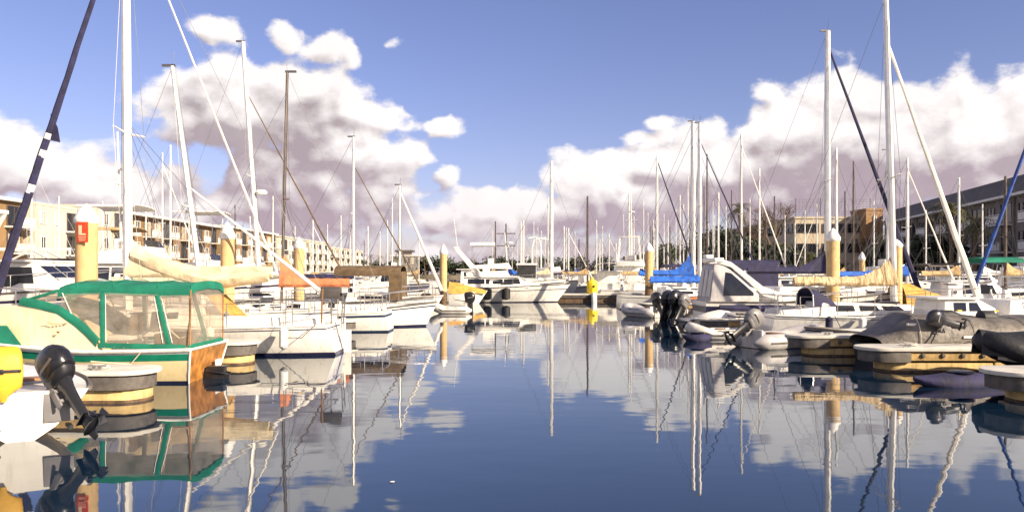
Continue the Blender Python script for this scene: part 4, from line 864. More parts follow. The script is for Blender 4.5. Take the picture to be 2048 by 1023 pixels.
# ------------------------------------------------------------------ inflatables and tenders
def inflatable(label, X, Y, rz, L=2.9, B=1.4, r=.2, m='hypalon', motor=None, tilt=40, group=None, z=0, pitch=0, mcol='black_plastic', floor='hypalon_light', cover=None, nose=.35, s=1.0):
    t = thing('inflatable_dinghy', label, 'dinghy', (X, Y, z), rz, group); t.rotation_euler = (0, pitch, rz)
    pts = []; hw = B / 2 - r
    for k in range(6): pts.append((lerp(-.25, L * .62, k / 5), hw, r * .75))
    for k in range(1, 8):
        a = math.pi / 2 - math.pi * k / 8; pts.append((L * .62 + (L * .38 - r) * math.cos(a), hw * math.sin(a), r * .75 + nose * math.cos(a) * .6))
    for k in range(6): pts.append((lerp(L * .62, -.25, k / 5), -hw, r * .75))
    rs = [r * .25] + [r] * (len(pts) - 2) + [r * .25]
    MB().tube(pts, rs, 10).build('side_tube', m, t, angle=70)
    MB().tube([(p_[0], p_[1] * (1 + r / hw * .98), p_[2]) for p_ in pts[1:-1]], .028, 5).build('rub_strake', 'rubber', t)
    MB().hexa([(.05, -hw, .02), (L * .8, -hw * .3, .1), (L * .8, hw * .3, .1), (.05, hw, .02), (.05, -hw, .08), (L * .8, -hw * .3, .16), (L * .8, hw * .3, .16), (.05, hw, .08)]).build('floor', floor, t)
    MB().box((.06, 0, .27), (.05, hw * 2 - r * .3, .52)).build('transom', floor, t, bevel=.02)
    MB().box((L * .4, 0, r * 1.55), (.24, hw * 2, .035)).build('thwart', 'teak', t, bevel=.01)
    for k in range(2): MB().tube([(L * (.25 + .2 * k), hw + r * .7, r * 1.4), (L * (.31 + .2 * k), hw + r * .78, r * 1.5), (L * (.37 + .2 * k), hw + r * .7, r * 1.4)], .014, 5).build('grab_line', 'rope_dark', t)
    if motor: outboard(t, (.02, 0, .5), 0, R(tilt), motor, cowl=mcol)
    if cover:
        rings = []
        for i in range(9):
            q = i / 8; x = lerp(-.1, L * .98, q); w_ = (B / 2 + .03) * (1 - .75 * max(0, (q - .55) / .45) ** 2); hh = .42 + .35 * math.sin(math.pi * min(1, q * 1.2)) + nose * .5 * q
            rings.append([(x, w_ * math.cos(a), r * .9 + hh * .7 * max(0, math.sin(a)) * (1 + .15 * mnoise.noise((q * 5, a * 2, 3)))) for a in [math.pi * k / 8 for k in range(9)]])
        MB().loft(rings, closed=False).build('boat_cover', cover, t, solid=.02, angle=70)
    return t
inflatable('pale grey inflatable dinghy floating in front of the express cruiser', ax(1492, 25.8) , 25.7, math.pi, 2.0, 1.3, .18, m='hypalon_light', motor=None)
inflatable('grey dinghy with a raised grey outboard beside the dock with tan floats', ax(1500, 22.2), 22.3, R(25), 2.7, 1.5, .24, m='hypalon', motor=1.0, tilt=58, mcol='grey_plastic')
inflatable('cream inflatable with black outboard in front of the central motor yacht', ax(935, 41.5), 41.5, math.pi, 2.0, 1.2, .22, m='hypalon_light', motor=1.0, tilt=8)
inflatable('grey inflatable dinghy by the piling left of the black outboards', ax(1312, 37.6), 37.4, R(120), 2.4, 1.3, .25, m='hypalon', motor=1.1, tilt=30)
tK = inflatable('dark dinghy with three black covered outboards by the white cruiser stern', ax(1352, 34.6), 34.6, R(40), 2.9, 1.7, .24, m='black_canvas', motor=1.35, tilt=25)
outboard(tK, (.02, .42, .5), 0, R(25), 1.3); outboard(tK, (.02, -.42, .5), 0, R(35), 1.1, cowl='grey_plastic')
inflatable('black inflatable with fitted dark cover at the right edge over the dock', ax(1958, 15.3) + 2.9, 15.55, math.pi, 2.9, 1.4, .2, m='black_canvas', cover='black_canvas', nose=.5, motor=None, z=.06, pitch=R(-6))
# ------------------------------------------------------------------ grey tarped boat
tT = thing('tarped_boat', 'boat under a wrinkled grey tarpaulin with two white label strips, behind the long dock', 'covered boat', (ax(1742, 18.7), 18.9, 0), 0)
h = Hull(6.0, 1.9, .42, .42, .65, draft=.25, tw=.9, rake=.5); hull_part(tT, h, ['antifoul', 'black_canvas', 'black_canvas', 'black_canvas'], [(1, 2)])
rings = []
for i in range(30):
    q = i / 29; x = lerp(-.05, 5.9, q); ht = pl([(0, .62), (.3, .78), (.75, 1.16), (1.9, 1.10), (3.1, 1.02), (3.6, 1.12), (4.6, 1.05), (6, .75)], x); w_ = h.beam(h.t_of(x)) + .05
    r_ = []
    for k in range(15):
        a = math.pi * k / 14; c_, s_ = math.cos(a), math.sin(a); sh = .38 + .04 * mnoise.noise((x * 3, k, 1))
        y_ = w_ * (abs(c_) ** .6) * (1 if c_ > 0 else -1); zz = lerp(sh, ht, s_ ** .62)
        fold = (.045 * mnoise.noise((x * 1.6, k * .35, 5)) + (.05 * math.sin(x * 17 + k) * max(0, min(1, (x - 3.0))) )) * (1 - .5 * s_)
        r_.append((x, y_ + fold, zz + fold * .5))
    rings.append(r_)
MB().loft(rings, closed=False).build('tarpaulin', 'grey_tarp', tT, solid=.012, angle=80)
for i in (4, 10, 16, 21): MB().tube([Vector(q) * 1.0 + Vector((0, .02 * (1 if q[1] > 0 else -1), .015)) for q in rings[i]], .01, 4).build('tie_rope', 'rope', tT)
for sd in (0, 14): MB().tube([Vector(r_[sd]) + Vector((0, .02 * (1 if sd == 0 else -1), .03)) for r_ in rings], .014, 4).build('hem_rope', 'rope_dark', tT)
for x0, z0, l_ in ((.55, .93, .32), (1.72, .66, .78)): MB().box((x0 + l_ / 2, -h.beam(h.t_of(x0)) - .02 + .12 * (z0 > .8), z0), (l_, .08, .055)).build('label_strip', 'white_canvas', tT, bevel=.005)
for x0, y0 in ((.05, -.99), (.15, -.99), (.3, -1.0)): MB().box((x0 + .3, y0, .44 + .07 * (x0 > .1)), (.11, .06, .045), ry=R(8)).build('reflective_patch', 'white_canvas', tT, bevel=.005)
outboard(tT, (1.25, -.98, .9), R(190), R(75), .7)
for lab, px, py, l_, w_ in (('black fabric bundle with a taper lying on the grey tarpaulin', 1880, 636, 1.1, .17), ('stout black covered outboard head resting on the tarpaulin folds', 1962, 640, .8, .22)):
    b = thing('wrapped_outboard', lab, 'outboard cover', (ax(px, 18.6), 18.72, az(py, 18.7)), 0)
    MB().tube([(0, 0, .05), (.06, 0, .06), (.3, 0, .06), (.5 * l_, 0, .0), (l_, 0, -.03), (l_ + .05, 0, -.03)], [.03, w_, w_, w_ * .7, w_ * .45, .02], 9, sq=.8).build('fabric_sleeve', 'black_canvas', b, angle=60)
    MB().box((.32 * l_ + .15, -.02, .06 + w_ * .72), (.1, .06, .03)).build('reflective_tab', 'yellow', b)
# ------------------------------------------------------------------ dock furniture
def dock_box(label, X, Y, z, w_, d_, hgt, m='white_cap'):
    t = thing('dock_box', label, 'dock box', (X, Y, z)); MB().hexa([(-w_ / 2, -d_ / 2, 0), (w_ / 2, -d_ / 2, 0), (w_ / 2, d_ / 2, 0), (-w_ / 2, d_ / 2, 0), (-w_ / 2 * .96, -d_ / 2 * .96, hgt), (w_ / 2 * .96, -d_ / 2 * .96, hgt), (w_ / 2 * .96, d_ / 2 * .96, hgt * 1.1), (-w_ / 2 * .96, d_ / 2 * .96, hgt * 1.1)]).build('body', m, t, bevel=.02)
    MB().box((0, 0, hgt * 1.08 + .03), (w_ * 1.05, d_ * 1.05, .05)).build('lid', m, t, bevel=.015); MB().box((.0, -d_ / 2 - .012, hgt * .7), (.1, .02, .1)).build('latch', 'rubber', t); MB().box((w_ * .2, -d_ / 2 - .01, hgt * .35), (w_ * .12, .02, hgt * .3)).build('vent', 'rubber', t)
dock_box('tall white locker standing before the black topped runabout', ax(1897, 28.2), 28.0, .9, .5, .5, .75)
dock_box('white dock box on the walkway at the right', 18, 24, .54, 1.2, .6, .6)
dock_box('white dock box on the walkway at the left', -17.5, 30, .54, 1.2, .6, .6)
bn_ = thing('yellow_bin', 'bright yellow lidded bin on the end of the cross dock', 'bin', (ax(1184, 59.5), 59.4, .54))
MB().lathe([(.36, 0), (.40, .1), (.41, .8), (.30, .98)], n=8).build('body', 'yellow', bn_, bevel=.02); MB().lathe([(.16, .985), (.14, 1.12), (.06, 1.2), (0, 1.2)], n=8).build('lid', 'yellow', bn_); MB().lathe([(0, 0), (.09, 0), (.09, .02), (0, .02)], n=8).build('opening', 'black_plastic', bn_, (.08, -.40, .55), (R(90), 0, 0))
wr = thing('white_bollard', 'white rounded fender post below the yellow bin', 'fender', (ax(1188, 58.8), 58.7, -.2)); MB().lathe([(.2, 0), (.2, .75), (.12, .85), (0, .87)], n=10).build('pad', 'white_cap', wr)
# ochre covered stern gear beside the piling in the centre
oc = thing('covered_runabout', 'small boat under a slack ochre cover beside the brown based piling', 'covered boat', (ax(898, 54), 54.3, 0), 0)
h = Hull(2.6, 1.5, .7, .7, .9, tw=.9); hull_part(oc, h, WM, [(1, 2)]); rings = []
for i in range(9):
    q = i / 8; x = lerp(0, 2.5, q); rings.append([(x, .75 * math.cos(a) * (1 - .6 * q * q), .7 + (.85 * (1 - .75 * q)) * max(0, math.sin(a)) * (1 + .15 * mnoise.noise((q * 6, a * 2, 3)))) for a in [math.pi * k / 8 for k in range(9)]])
MB().loft(rings, closed=False).build('cover', 'ochre_canvas', oc, solid=.02, angle=80)
bu = thing('round_fender', 'orange ball fender hanging at the stern of the central motor yacht', 'fender', (ax(907, 56), 56.3, .5)); MB().lathe([(0, -.26), (.18, -.2), (.27, 0), (.18, .2), (.06, .28), (0, .34)], n=12).build('ball', 'orange_paint', bu); MB().tube([(0, 0, .3), (.05, .3, .75)], .012, 5).build('lanyard', 'rope', bu)
tc_ = thing('covered_dinghy', 'tan canvas covered boat right of the gathered mainsail', 'covered boat', (ax(1797, 30), 30.2, 0), 0)
h = Hull(3.4, 1.7, .8, .8, 1.0, tw=.9); hull_part(tc_, h, WM, [(1, 2)]); rings = []
for i in range(9):
    q = i / 8; x = lerp(0, 2.2, q); rings.append([(x, .85 * math.cos(a) * (1 - .3 * q * q), .85 + (.95 * (1 - .75 * q)) * max(0, math.sin(a)) * (1 + .15 * mnoise.noise((q * 6, a * 2, 3)))) for a in [math.pi * k / 8 for k in range(9)]])
MB().loft(rings, closed=False).build('cover', 'ochre_canvas', tc_, solid=.02, angle=80)
def lamp_post(label, px, D, top, arm):
    t = thing('street_lamp', label, 'lamp post', (ax(px, D), D, .4)); z = az(top, D) - .4
    MB().tube([(0, 0, 0), (0, 0, z * .8), (arm * .15, 0, z * .95), (arm * .5, 0, z), (arm, 0, z * .99)], .07, 6).build('pole', 'white_cap', t); MB().box((arm, 0, z * .99 - .05), (.6, .2, .1)).build('lantern', 'white_cap', t, bevel=.03)
lamp_post('goose neck lamp standard in the centre of the far docks', 1064, 100, 476, 1.6)
lamp_post('goose neck lamp standard among masts left of the central tall mast', 1082, 118, 474, -1.6)
# gangway bridge with truss sides on the left
gw = thing('gangway', 'white truss gangway reaching from the left shore above the boats', 'gangway', (-31, 46, 0))
x0, x1 = -7, 6
MB().box((-.5, 0, 2.15), (13, 1.4, .12)).build('deck', 'trim_white', gw)
for y_ in (-.7, .7):
    MB().box((-.5, y_, 3.45), (13, .1, .14)).build('handrail_beam', 'trim_white', gw); MB().box((-.5, y_, 2.25), (13, .1, .14)).build('bottom_beam', 'trim_white', gw)
    for k in range(7): MB().box((x0 + k * 2.16, y_, 2.85), (.1, .08, 1.1)).build('upright', 'trim_white', gw)
    for k in range(6): MB().tube([(x0 + k * 2.16, y_, 2.3), (x0 + (k + 1) * 2.16, y_, 3.4)] if k % 2 == 0 else [(x0 + k * 2.16, y_, 3.4), (x0 + (k + 1) * 2.16, y_, 2.3)], .06, 5).build('diagonal', 'trim_white', gw)
for x in (-6.5, 5.5): MB().box((x, 0, .8), (.4, 1.2, 2.9)).build('pier', 'piling_concrete', gw)
# ------------------------------------------------------------------ buildings
WIN = {}
def window_mesh(w_, hgt, fm):
    k = (round(w_, 2), round(hgt, 2), fm)
    if k not in WIN:
        f = MB(); b = .09
        for c, s_ in (((0, 0, hgt / 2 - b / 2), (w_, .16, b)), ((0, 0, -hgt / 2 + b / 2), (w_, .16, b)), ((-w_ / 2 + b / 2, 0, 0), (b, .15, hgt - 2 * b)), ((w_ / 2 - b / 2, 0, 0), (b, .15, hgt - 2 * b)), ((0, 0, 0), (b * .7, .12, hgt - 2 * b))): f.box(c, s_)
        P_ = lambda m_: MB().box((0, .03, 0), (w_ - .04, .05, hgt - .04)).mesh('pane', m_, smooth=False)
        WIN[k] = (f.mesh('window', fm, smooth=False), [P_('glass_dark'), P_('blind'), P_('glass_grey')])
    return WIN[k]
def window(t, x, y, z, w_, hgt, rz=0, fm='trim_white'):
    f, p_ = window_mesh(w_, hgt, fm); o = link('window', f, t, (x, y, z), (0, 0, rz)); link('pane', p_[rnd.choice((0, 0, 0, 1, 2, 2))], o); return o
def block(name, label, X, Y, rz, Lx, dep, hgt, wall, floors, bays, roof='roof_grey', balcony=None, fm='trim_white', z0=1.2, roof_over=.6, wfrac=.5, hfrac=.5, parapet=False, skip=(), cat='building', roof_h=.35):
    """facade along local x, facing local -y"""
    t = thing(name, label, cat, (X, Y, z0), rz); hb = hgt
    MB().box((Lx / 2, dep / 2, hb / 2), (Lx, dep, hb)).build('wall', wall, t, smooth=False)
    MB().box((Lx / 2, dep / 2, hb + roof_h / 2 + .003), (Lx + 2 * roof_over, dep + 2 * roof_over, roof_h)).build('roof', roof, t, smooth=False)
    fh = hb / floors; bw = Lx / bays; bal = None
    for f in range(floors):
        for b in range(bays):
            x = (b + .5) * bw; z = (f + .52) * fh
            isb = balcony and (b % balcony == balcony - 1)
            if isb:
                window(t, x, -.05, f * fh + fh * .46, bw * .7, fh * .78, 0, 'frame_dark')
                if bal is None:
                    bal = (MB().box((0, -.75, 0), (bw * .92, 1.5, .16)).mesh('balcony_slab', 'trim_white', smooth=False), None)
                    r_ = MB(); r_.box((0, -1.45, 1.05), (bw * .92, .06, .07)); r_.box((0, -1.45, .55), (bw * .9, .04, .75)); bal = (bal[0], r_.mesh('balcony_rail', 'trim_white', smooth=False))
                s_ = link('balcony', bal[0], t, (x, 0, f * fh + .1)); link('railing', bal[1], s_)
            elif (f, b) not in skip: window(t, x, -.05, z, bw * wfrac, fh * hfrac, 0, fm)
    return t, fh, bw
# left bank: facades look to the right (+x) and stand along X = -55
def lbank(label, D0, D1, hgt, wall, floors, bays, x=-55.0, dep=14, **kw): return block('apartment_block', label, x, D0, R(90), D1 - D0, dep, hgt, wall, floors, bays, **kw)
lbank('brown timber apartment block with a pale flat roof at the far left edge', 62, 90, 8.7, 'stucco_tan', 3, 8, roof='trim_white', balcony=2)
t_, fh, bw = lbank('white stucco apartment block with balconies behind the dark rolled jib', 90.6, 99.5, 8.6, 'stucco_white', 3, 3, x=-54.0, roof='stucco_white', roof_over=.05, balcony=3, wfrac=.35)
for k in range(3): 
    for xx in (-3.2, -7.5): window(t_, -.05, -xx, k * fh + 1.5, 1.3, 1.4, R(-90))
t_, fh, bw = lbank('white stucco block with a flat parapet left of the near piling', 101, 108, 9.2, 'stucco_white', 3, 2, x=-52.2, roof='stucco_white', roof_over=.05, balcony=2, wfrac=.35)
for k in range(3): window(t_, -.05, 3.0, k * fh + 1.6, 1.3, 1.4, R(-90))
lbank('long tan apartment block with pale eaves behind the near masts on the left', 109, 149, 9.2, 'stucco_ochre', 3, 12, roof='trim_white', balcony=2, roof_over=1.1)
lbank('ochre apartment block with dark recesses behind the second left piling', 152, 186, 9.6, 'stucco_tan', 3, 10, roof='trim_white', balcony=2)
lbank('pale condominium row with narrow dark bays behind the orange sail cover', 189, 238, 9.4, 'stucco_white', 3, 14, roof='stucco_white', roof_over=.2, balcony=2)
lbank('white far condominium row ending before the grey office tower', 242, 300, 8.6, 'stucco_white', 3, 14, x=-56, roof='stucco_white', roof_over=.2, balcony=2)
t_, _, _ = block('office_tower', 'distant olive grey office building with a dark raised roof slab', ax(783, 370), 370, 0, 12.5, 12, 8.6, 'wall_grey', 2, 7, roof='trim_white', wfrac=.65, hfrac=.75)
MB().box((5.4, 6, 11.0), (8.4, 8, .9)).build('roof_slab', 'frame_dark', t_, smooth=False); MB().box((5.4, 6, 9.7), (6, 6, 1.7)).build('plant_room', 'wall_grey', t_, smooth=False)
# right bank: white office block facing the camera, stair tower, long grey apartments
t_, fh, bw = block('office_block', 'white office block with dark ribbon windows and a fenced roof deck', ax(1590, 135), 135, 0, 12.8, 45, 10.0, 'stucco_cream', 3, 3, roof='stucco_cream', roof_over=.15, fm='frame_dark', wfrac=.86, hfrac=.46)
for f in range(3):
    for k in range(8): window(t_, -.05, 3 + k * 5.2, f * fh + fh * .52, 3.9, fh * .46, R(-90), 'frame_dark')
mb = MB()
for z in [i * .42 for i in range(8)]: mb.tube([(0, 0, z), (17, 0, z)], .016, 3); mb.tube([(0, 0, z), (0, 40, z)], .016, 3)
for x in [i * .6 for i in range(29)]: mb.tube([(x, 0, 0), (x, 0, 3.0)], .014, 3)
for y in [i * .8 for i in range(51)]: mb.tube([(0, y, 0), (0, y, 3.0)], .014, 3)
o = mb.build('roof_fence_mesh', 'wire', t_, (.3, .5, 10.36)); o['kind'] = 'stuff'
for k in range(5): MB().tube([(.3 + k * 4.2, .5, 10.36), (.3 + k * 4.2, .5, 13.5)], .07, 6).build('fence_post', 'wire', t_)
for k in range(1, 6): MB().tube([(.3, .5 + k * 7.5, 10.36), (.3, .5 + k * 7.5, 13.5)], .07, 6).build('fence_post', 'wire', t_)
t_, _, _ = block('stair_tower', 'brown brick stair tower at the end of the white office block', ax(1729, 133), 132.4, 0, 2.8, 6, 11.2, 'brick_brown', 4, 1, roof='brick_brown', roof_over=.1, wfrac=.2, hfrac=.3)
a = Vector((47.0, 52.0)); b = Vector((62.5, 133.5)); dv = b - a; Lr = dv.length
# facade must look towards the fairway: local x runs from the far end to the near end
t_, fh, bw = block('apartment_building', 'long dark grey apartment building with a mansard roof receding along the right shore', b.x, b.y, math.atan2(a.y - b.y, a.x - b.x), Lr, 16, 8.9, 'wall_grey', 3, 20, roof='trim_white', roof_h=.28, balcony=2, roof_over=.9, fm='frame_dark')
MB().hexa([(-.5, -.5, 9.2), (Lr + .5, -.5, 9.2), (Lr + .5, 16.5, 9.2), (-.5, 16.5, 9.2), (.3, .5, 11.2), (Lr - .3, .5, 11.2), (Lr - .3, 15.5, 11.2), (.3, 15.5, 11.2)]).build('mansard', 'roof_grey', t_, smooth=False)
for k in range(0, 21, 2): MB().box((k * bw, -.12, 4.45), (.35, .24, 8.9)).build('pilaster', 'wall_grey', t_, smooth=False)
# shore promenade railings
def rail_fence(label, X, Y0, Y1, n):
    t = thing('promenade_railing', label, 'railing', (X, Y0, 1.2)); L = Y1 - Y0
    for z in (.55, 1.05): MB().box((0, L / 2, z), (.05, L, .06)).build('rail', 'trim_white', t)
    me = MB().box((0, 0, .52), (.06, .06, 1.04)).mesh('post', 'trim_white', smooth=False)
    for k in range(n): link('post', me, t, (0, L * k / (n - 1), 0))
rail_fence('white railing along the right promenade below the grey apartments', 42.6, 48, 130, 42)
rail_fence('white railing along the left promenade below the apartment blocks', -47.8, 60, 180, 42)
# ------------------------------------------------------------------ trees
def leaf_cloud(mb, c, rx, ry, rz_, n, size, r):
    for _ in range(n):
        d = Vector((r.gauss(0, 1), r.gauss(0, 1), r.gauss(0, 1))).normalized() * (r.random() ** .45); p_ = Vector((c[0] + d.x * rx, c[1] + d.y * ry, c[2] + d.z * rz_))
        u = Vector((r.gauss(0, 1), r.gauss(0, 1), r.gauss(0, .6))).normalized(); v = u.cross(Vector((r.gauss(0, 1), r.gauss(0, 1), r.gauss(0, 1)))).normalized(); s_ = size * r.uniform(.6, 1.3)
        mb.add([p_ - u * s_, p_ + v * s_ * .55, p_ + u * s_, p_ - v * s_ * .55], [(0, 1, 2, 3)])
def tree(label, X, Y, hgt, rad, m='leaf', seed=0, trunk=.3, group=None, n=1100, z0=1.2, low=False):
    r = random.Random(seed); t = thing('tree', label, 'tree', (X, Y, z0), 0, group)
    mb = MB().tube([(0, 0, 0), (.1, .05, hgt * .3), (.0, .1, hgt * .7)], [trunk, trunk * .75, trunk * .3], 7); cs = []
    for k in range(9):
        a = r.uniform(0, 6.28); q = r.uniform(.1, .75) * rad; c = Vector((q * math.cos(a), q * math.sin(a), hgt * (r.uniform(.2, .72) if low else r.uniform(.36, .84)))); cs.append(c); mb.tube([(0, 0, hgt * .3), c * .6 + Vector((0, 0, hgt * .1)), c], [trunk * .5, trunk * .3, trunk * .1], 5)
    mb.build('trunk', 'bark', t); mb = MB()
    for c in cs: leaf_cloud(mb, c, rad * r.uniform(.35, .6), rad * r.uniform(.35, .6), hgt * (r.uniform(.2, .32) if low else r.uniform(.14, .24)), n // 9, .6 if low else .32, r)
    mb.build('crown', m, t, smooth=False); return t
def palm(label, X, Y, hgt, seed=0, fr=2.6, n=26, z0=1.2):
    r = random.Random(seed); t = thing('palm_tree', label, 'palm tree', (X, Y, z0), 0, 'palm trees on the shore'); lx = r.uniform(-.6, .6)
    MB().tube([(0, 0, 0), (lx * .3, 0, hgt * .5), (lx, 0, hgt)], [.24, .18, .16], 7).build('trunk', 'bark', t)
    for k in range(n):
        a = 2 * math.pi * k / n + r.uniform(-.1, .1); el = r.uniform(-.5, 1.2); mb = MB(); d = Vector((math.cos(a), math.sin(a), 0)); q = []
        for i in range(6): s_ = i / 5; q.append(Vector((lx, 0, hgt)) + d * fr * s_ * math.cos(el * (1 - .4 * s_)) + Vector((0, 0, fr * (math.sin(el) * s_ - .75 * s_ * s_))))
        sd = Vector((-d.y, d.x, 0))
        for i in range(5):
            for sg_ in (1, -1):
                for w_ in (0, .5):
                    p_ = q[i].lerp(q[i + 1], w_); l_ = .55 * math.sin(math.pi * min(.95, (i + w_) / 5 * .8 + .2)); mb.add([p_, q[i].lerp(q[i + 1], w_ + .3), p_ + sd * sg_ * l_ + (q[i + 1] - q[i]) * .9 + Vector((0, 0, -.25 * l_))], [(0, 1, 2)])
        mb.build('frond', 'leaf_palm', t, smooth=False)
def bare_tree(label, X, Y, hgt, seed=0, z0=1.2):
    r = random.Random(seed); t = thing('bare_tree', label, 'tree', (X, Y, z0)); tr = MB(); tw = MB()
    def grow(p_, d, l_, rad, lev):
        e = p_ + d * l_; mid = p_.lerp(e, .5) + Vector((r.gauss(0, 1), r.gauss(0, 1), 0)) * l_ * .04
        (tr if lev < 3 else tw).tube([p_, mid, e], [rad, rad * .85, rad * .7], 6 if lev < 3 else 3)
        if lev >= 6: return
        for k in range(3 if lev < 5 else 2):
            nd = (d + Vector((r.gauss(0, .5), r.gauss(0, .5), r.gauss(.08, .3)))).normalized(); grow(p_.lerp(e, r.uniform(.65, 1)), nd, l_ * r.uniform(.62, .82), rad * .62, lev + 1)
    grow(Vector((0, 0, 0)), Vector((0, 0, 1)), hgt * .28, .35, 0)
    tr.build('trunk', 'bark', t); o = tw.build('crown', 'bark', t, smooth=False)
bare_tree('tall leafless tree left of the white office block', ax(1548, 120), 120, 13.5, 3)
bare_tree('second leafless tree beside the tall leafless one', ax(1508, 128), 128, 10, 9)
bare_tree('leafless tree in front of the brown stair tower', ax(1738, 118), 118, 9, 14)
palm('tall palm with a spiky crown left of the leafless tree', ax(1484, 110), 110, 9.8, 1, 2.4)
palm('palm with yellowed fronds before the brown stair tower', ax(1770, 92), 92, 4.6, 2, 2.6); palm('leaning palm before the middle of the grey apartments', ax(1838, 86), 86, 4.4, 3, 2.4)
palm('palm before the grey apartments right of the white jib', ax(1905, 72), 72, 6.6, 4, 2.4); palm('palm half hidden by the blue rolled jib', ax(1948, 70), 70, 5.2, 5, 2.2)
palm('short palm beside the office block base', ax(1610, 105), 105, 3.0, 6, 2.2); palm('broad palm left of the office block side', ax(1568, 118), 118, 4.8, 7, 2.6)
TREES = [(1420, 150, 8.5, 4.5, 'leaf_dark'), (1455, 130, 8.0, 4.2, 'leaf_dark'), (1490, 118, 7.5, 3.8, 'leaf'), (1525, 112, 5.5, 3.4, 'leaf_dark'), (1565, 110, 5.2, 3.0, 'leaf_dark'), (1600, 122, 4.5, 2.6, 'leaf'), (1640, 118, 3.4, 2.2, 'leaf'), (1760, 108, 4.6, 3.0, 'leaf'), (1800, 96, 5.6, 3.2, 'leaf_dark'), (1850, 88, 5.4, 3.4, 'leaf_dark'), (1885, 84, 4.6, 2.8, 'leaf_dark'), (1380, 170, 8.0, 4.5, 'leaf_dark'), (1345, 190, 8.4, 4.6, 'leaf'), (1318, 210, 7.2, 4.4, 'leaf_dark'), (1440, 160, 10.5, 4.0, 'leaf_dark'), (1290, 240, 7.0, 5, 'leaf_dark')]
LT = ['dark rounded tree beyond the blue covered boats', 'dark broad tree left of the tall palm', 'green tree below the tall palm', 'low dark tree under the leafless trees', 'low dark tree at the foot of the leafless tree', 'olive bush before the office block corner', 'low bush under the office block windows', 'olive bush beside the brown stair tower', 'dark bush before the near end of the stair tower', 'dark spreading tree before the grey apartments', 'dark shrub right of the white jib foot', 'dark tree behind the left blue covered mast', 'green tree behind the tall mast with the dark jib', 'dark far tree left of the dark rolled jib', 'tall narrow dark tree behind the white masts', 'dark far tree behind the near blue covers piling']
for i, (px, D, hh, rr_, mm_) in enumerate(TREES): tree(LT[i], ax(px, D), D, hh, rr_, mm_, 100 + i, group='trees on the right shore', low=hh < 6, n=1600)
for i in range(22):
    px = 720 + i * 27; D = 350 + (i * 37 % 40); tree('low far tree in the tree line across the end of the harbour', ax(px, D), D, rnd.uniform(6, 10.5), rnd.uniform(6, 9), rnd.choice(['leaf', 'leaf_dark']), 200 + i, group='far trees across the end of the harbour', n=800, z0=1.0, low=True)
for i, (px, D) in enumerate([(742, 320), (760, 330), (790, 345), (850, 352)]): palm('small far palm in the tree line left of centre', ax(px, D), D, 7.5, 40 + i, 2.6, 14)
# ------------------------------------------------------------------ leaf fragment floating on the water
fl = MB(); fl.lathe([(0, 0), (.022, .004), (.026, .008), (0, .012)], n=7); o = fl.build('floating_scrap', 'white_cap', None, (ax(784, 8.0), 8.03, .0)); tag(o, 'tiny white scrap floating on the open blue water', 'debris')

# ------------------------------------------------------------------ fenders, pedestals and dock steps
def fender(label, x, y, z, l_=.5, r=.1, m='white_cap'):
    t = thing('fender', label, 'fender', (x, y, z)); MB().lathe([(0, -.02), (r * .4, 0), (r, .06), (r, l_ - .06), (r * .4, l_), (0, l_ + .02)], n=10).build('cylinder', m, t); MB().tube([(0, 0, l_), (0, .04, l_ + .42)], .008, 4).build('lanyard', 'rope_dark', t)
for i, (lab, x, y, m_) in enumerate([('white fender on the near side of the hull with the cream sail cover, aft', -5.6, 19.62, 'white_cap'), ('white fender on the near side of the hull with the cream sail cover, forward', -7.4, 19.58, 'white_cap'),
    ('navy fender against the flared motorboat hull left of the inflatable', ax(760, 29.4), 29.5, 'navy_canvas'), ('white fender hanging on the hull with the tan gathered mainsail', 10.6, 24.2, 'white_cap'), ('navy fender beside the white one on the hull with the gathered mainsail', 9.6, 24.22, 'navy_canvas'),
    ('dark fender standing for hull shadow, amidships on the large motor yacht', ax(975, 55.8), 55.82, 'black_canvas'), ('dark fender standing for hull shadow, aft on the large motor yacht', ax(935, 55.8), 55.84, 'black_canvas'), ('dark fender standing for hull shadow, forward on the large motor yacht', ax(1012, 55.8), 55.86, 'black_canvas')]):  # the big black yacht fenders stand in for shadow patches on its hull
    fender(lab, x, y, .22, .55 if y < 50 else .8, .11 if y < 50 else .3, m_)
def pedestal(label, x, y):
    t = thing('power_pedestal', label, 'power pedestal', (x, y, .54), 0, 'power pedestals along the walkways')
    MB().hexa([(-.13, -.13, 0), (.13, -.13, 0), (.13, .13, 0), (-.13, .13, 0), (-.11, -.11, .95), (.11, -.11, .95), (.11, .11, 1.02), (-.11, .11, 1.02)]).build('housing', 'white_cap', t, bevel=.015); MB().box((0, 0, 1.06), (.24, .24, .07)).build('light_cap', 'frame_dark', t, bevel=.01); MB().box((0, -.125, .6), (.14, .02, .2)).build('socket_panel', 'frame_dark', t)
for lab, x, y in (('white pedestal behind the bow of the cream sail cover boat', -16.7, 22.5), ('white pedestal left of the orange sail cover', -16.7, 31.5), ('white pedestal behind the grey tarped boat', 17.3, 20.4), ('white pedestal behind the tan gathered mainsail boat', 17.3, 28), ('white pedestal at the root of the blue cover dock', 17.3, 42), ('white pedestal on the cross dock right of the yellow bin', 8.2, 59.8)): pedestal(lab, x, y)
def steps(label, x, y, rz=0):
    t = thing('dock_steps', label, 'steps', (x, y, .52), rz)
    for k in range(2): MB().box((0, k * .3, .14 + .2 * k), (.6, .3, .28 + .4 * k)).build('tread', 'white_cap', t, bevel=.02)
steps('white boarding steps on the dock beside the cabin boat bow', -12.2, 13.1); steps('white boarding steps on the dock beside the grey tarped boat', 12.6, 17.1)
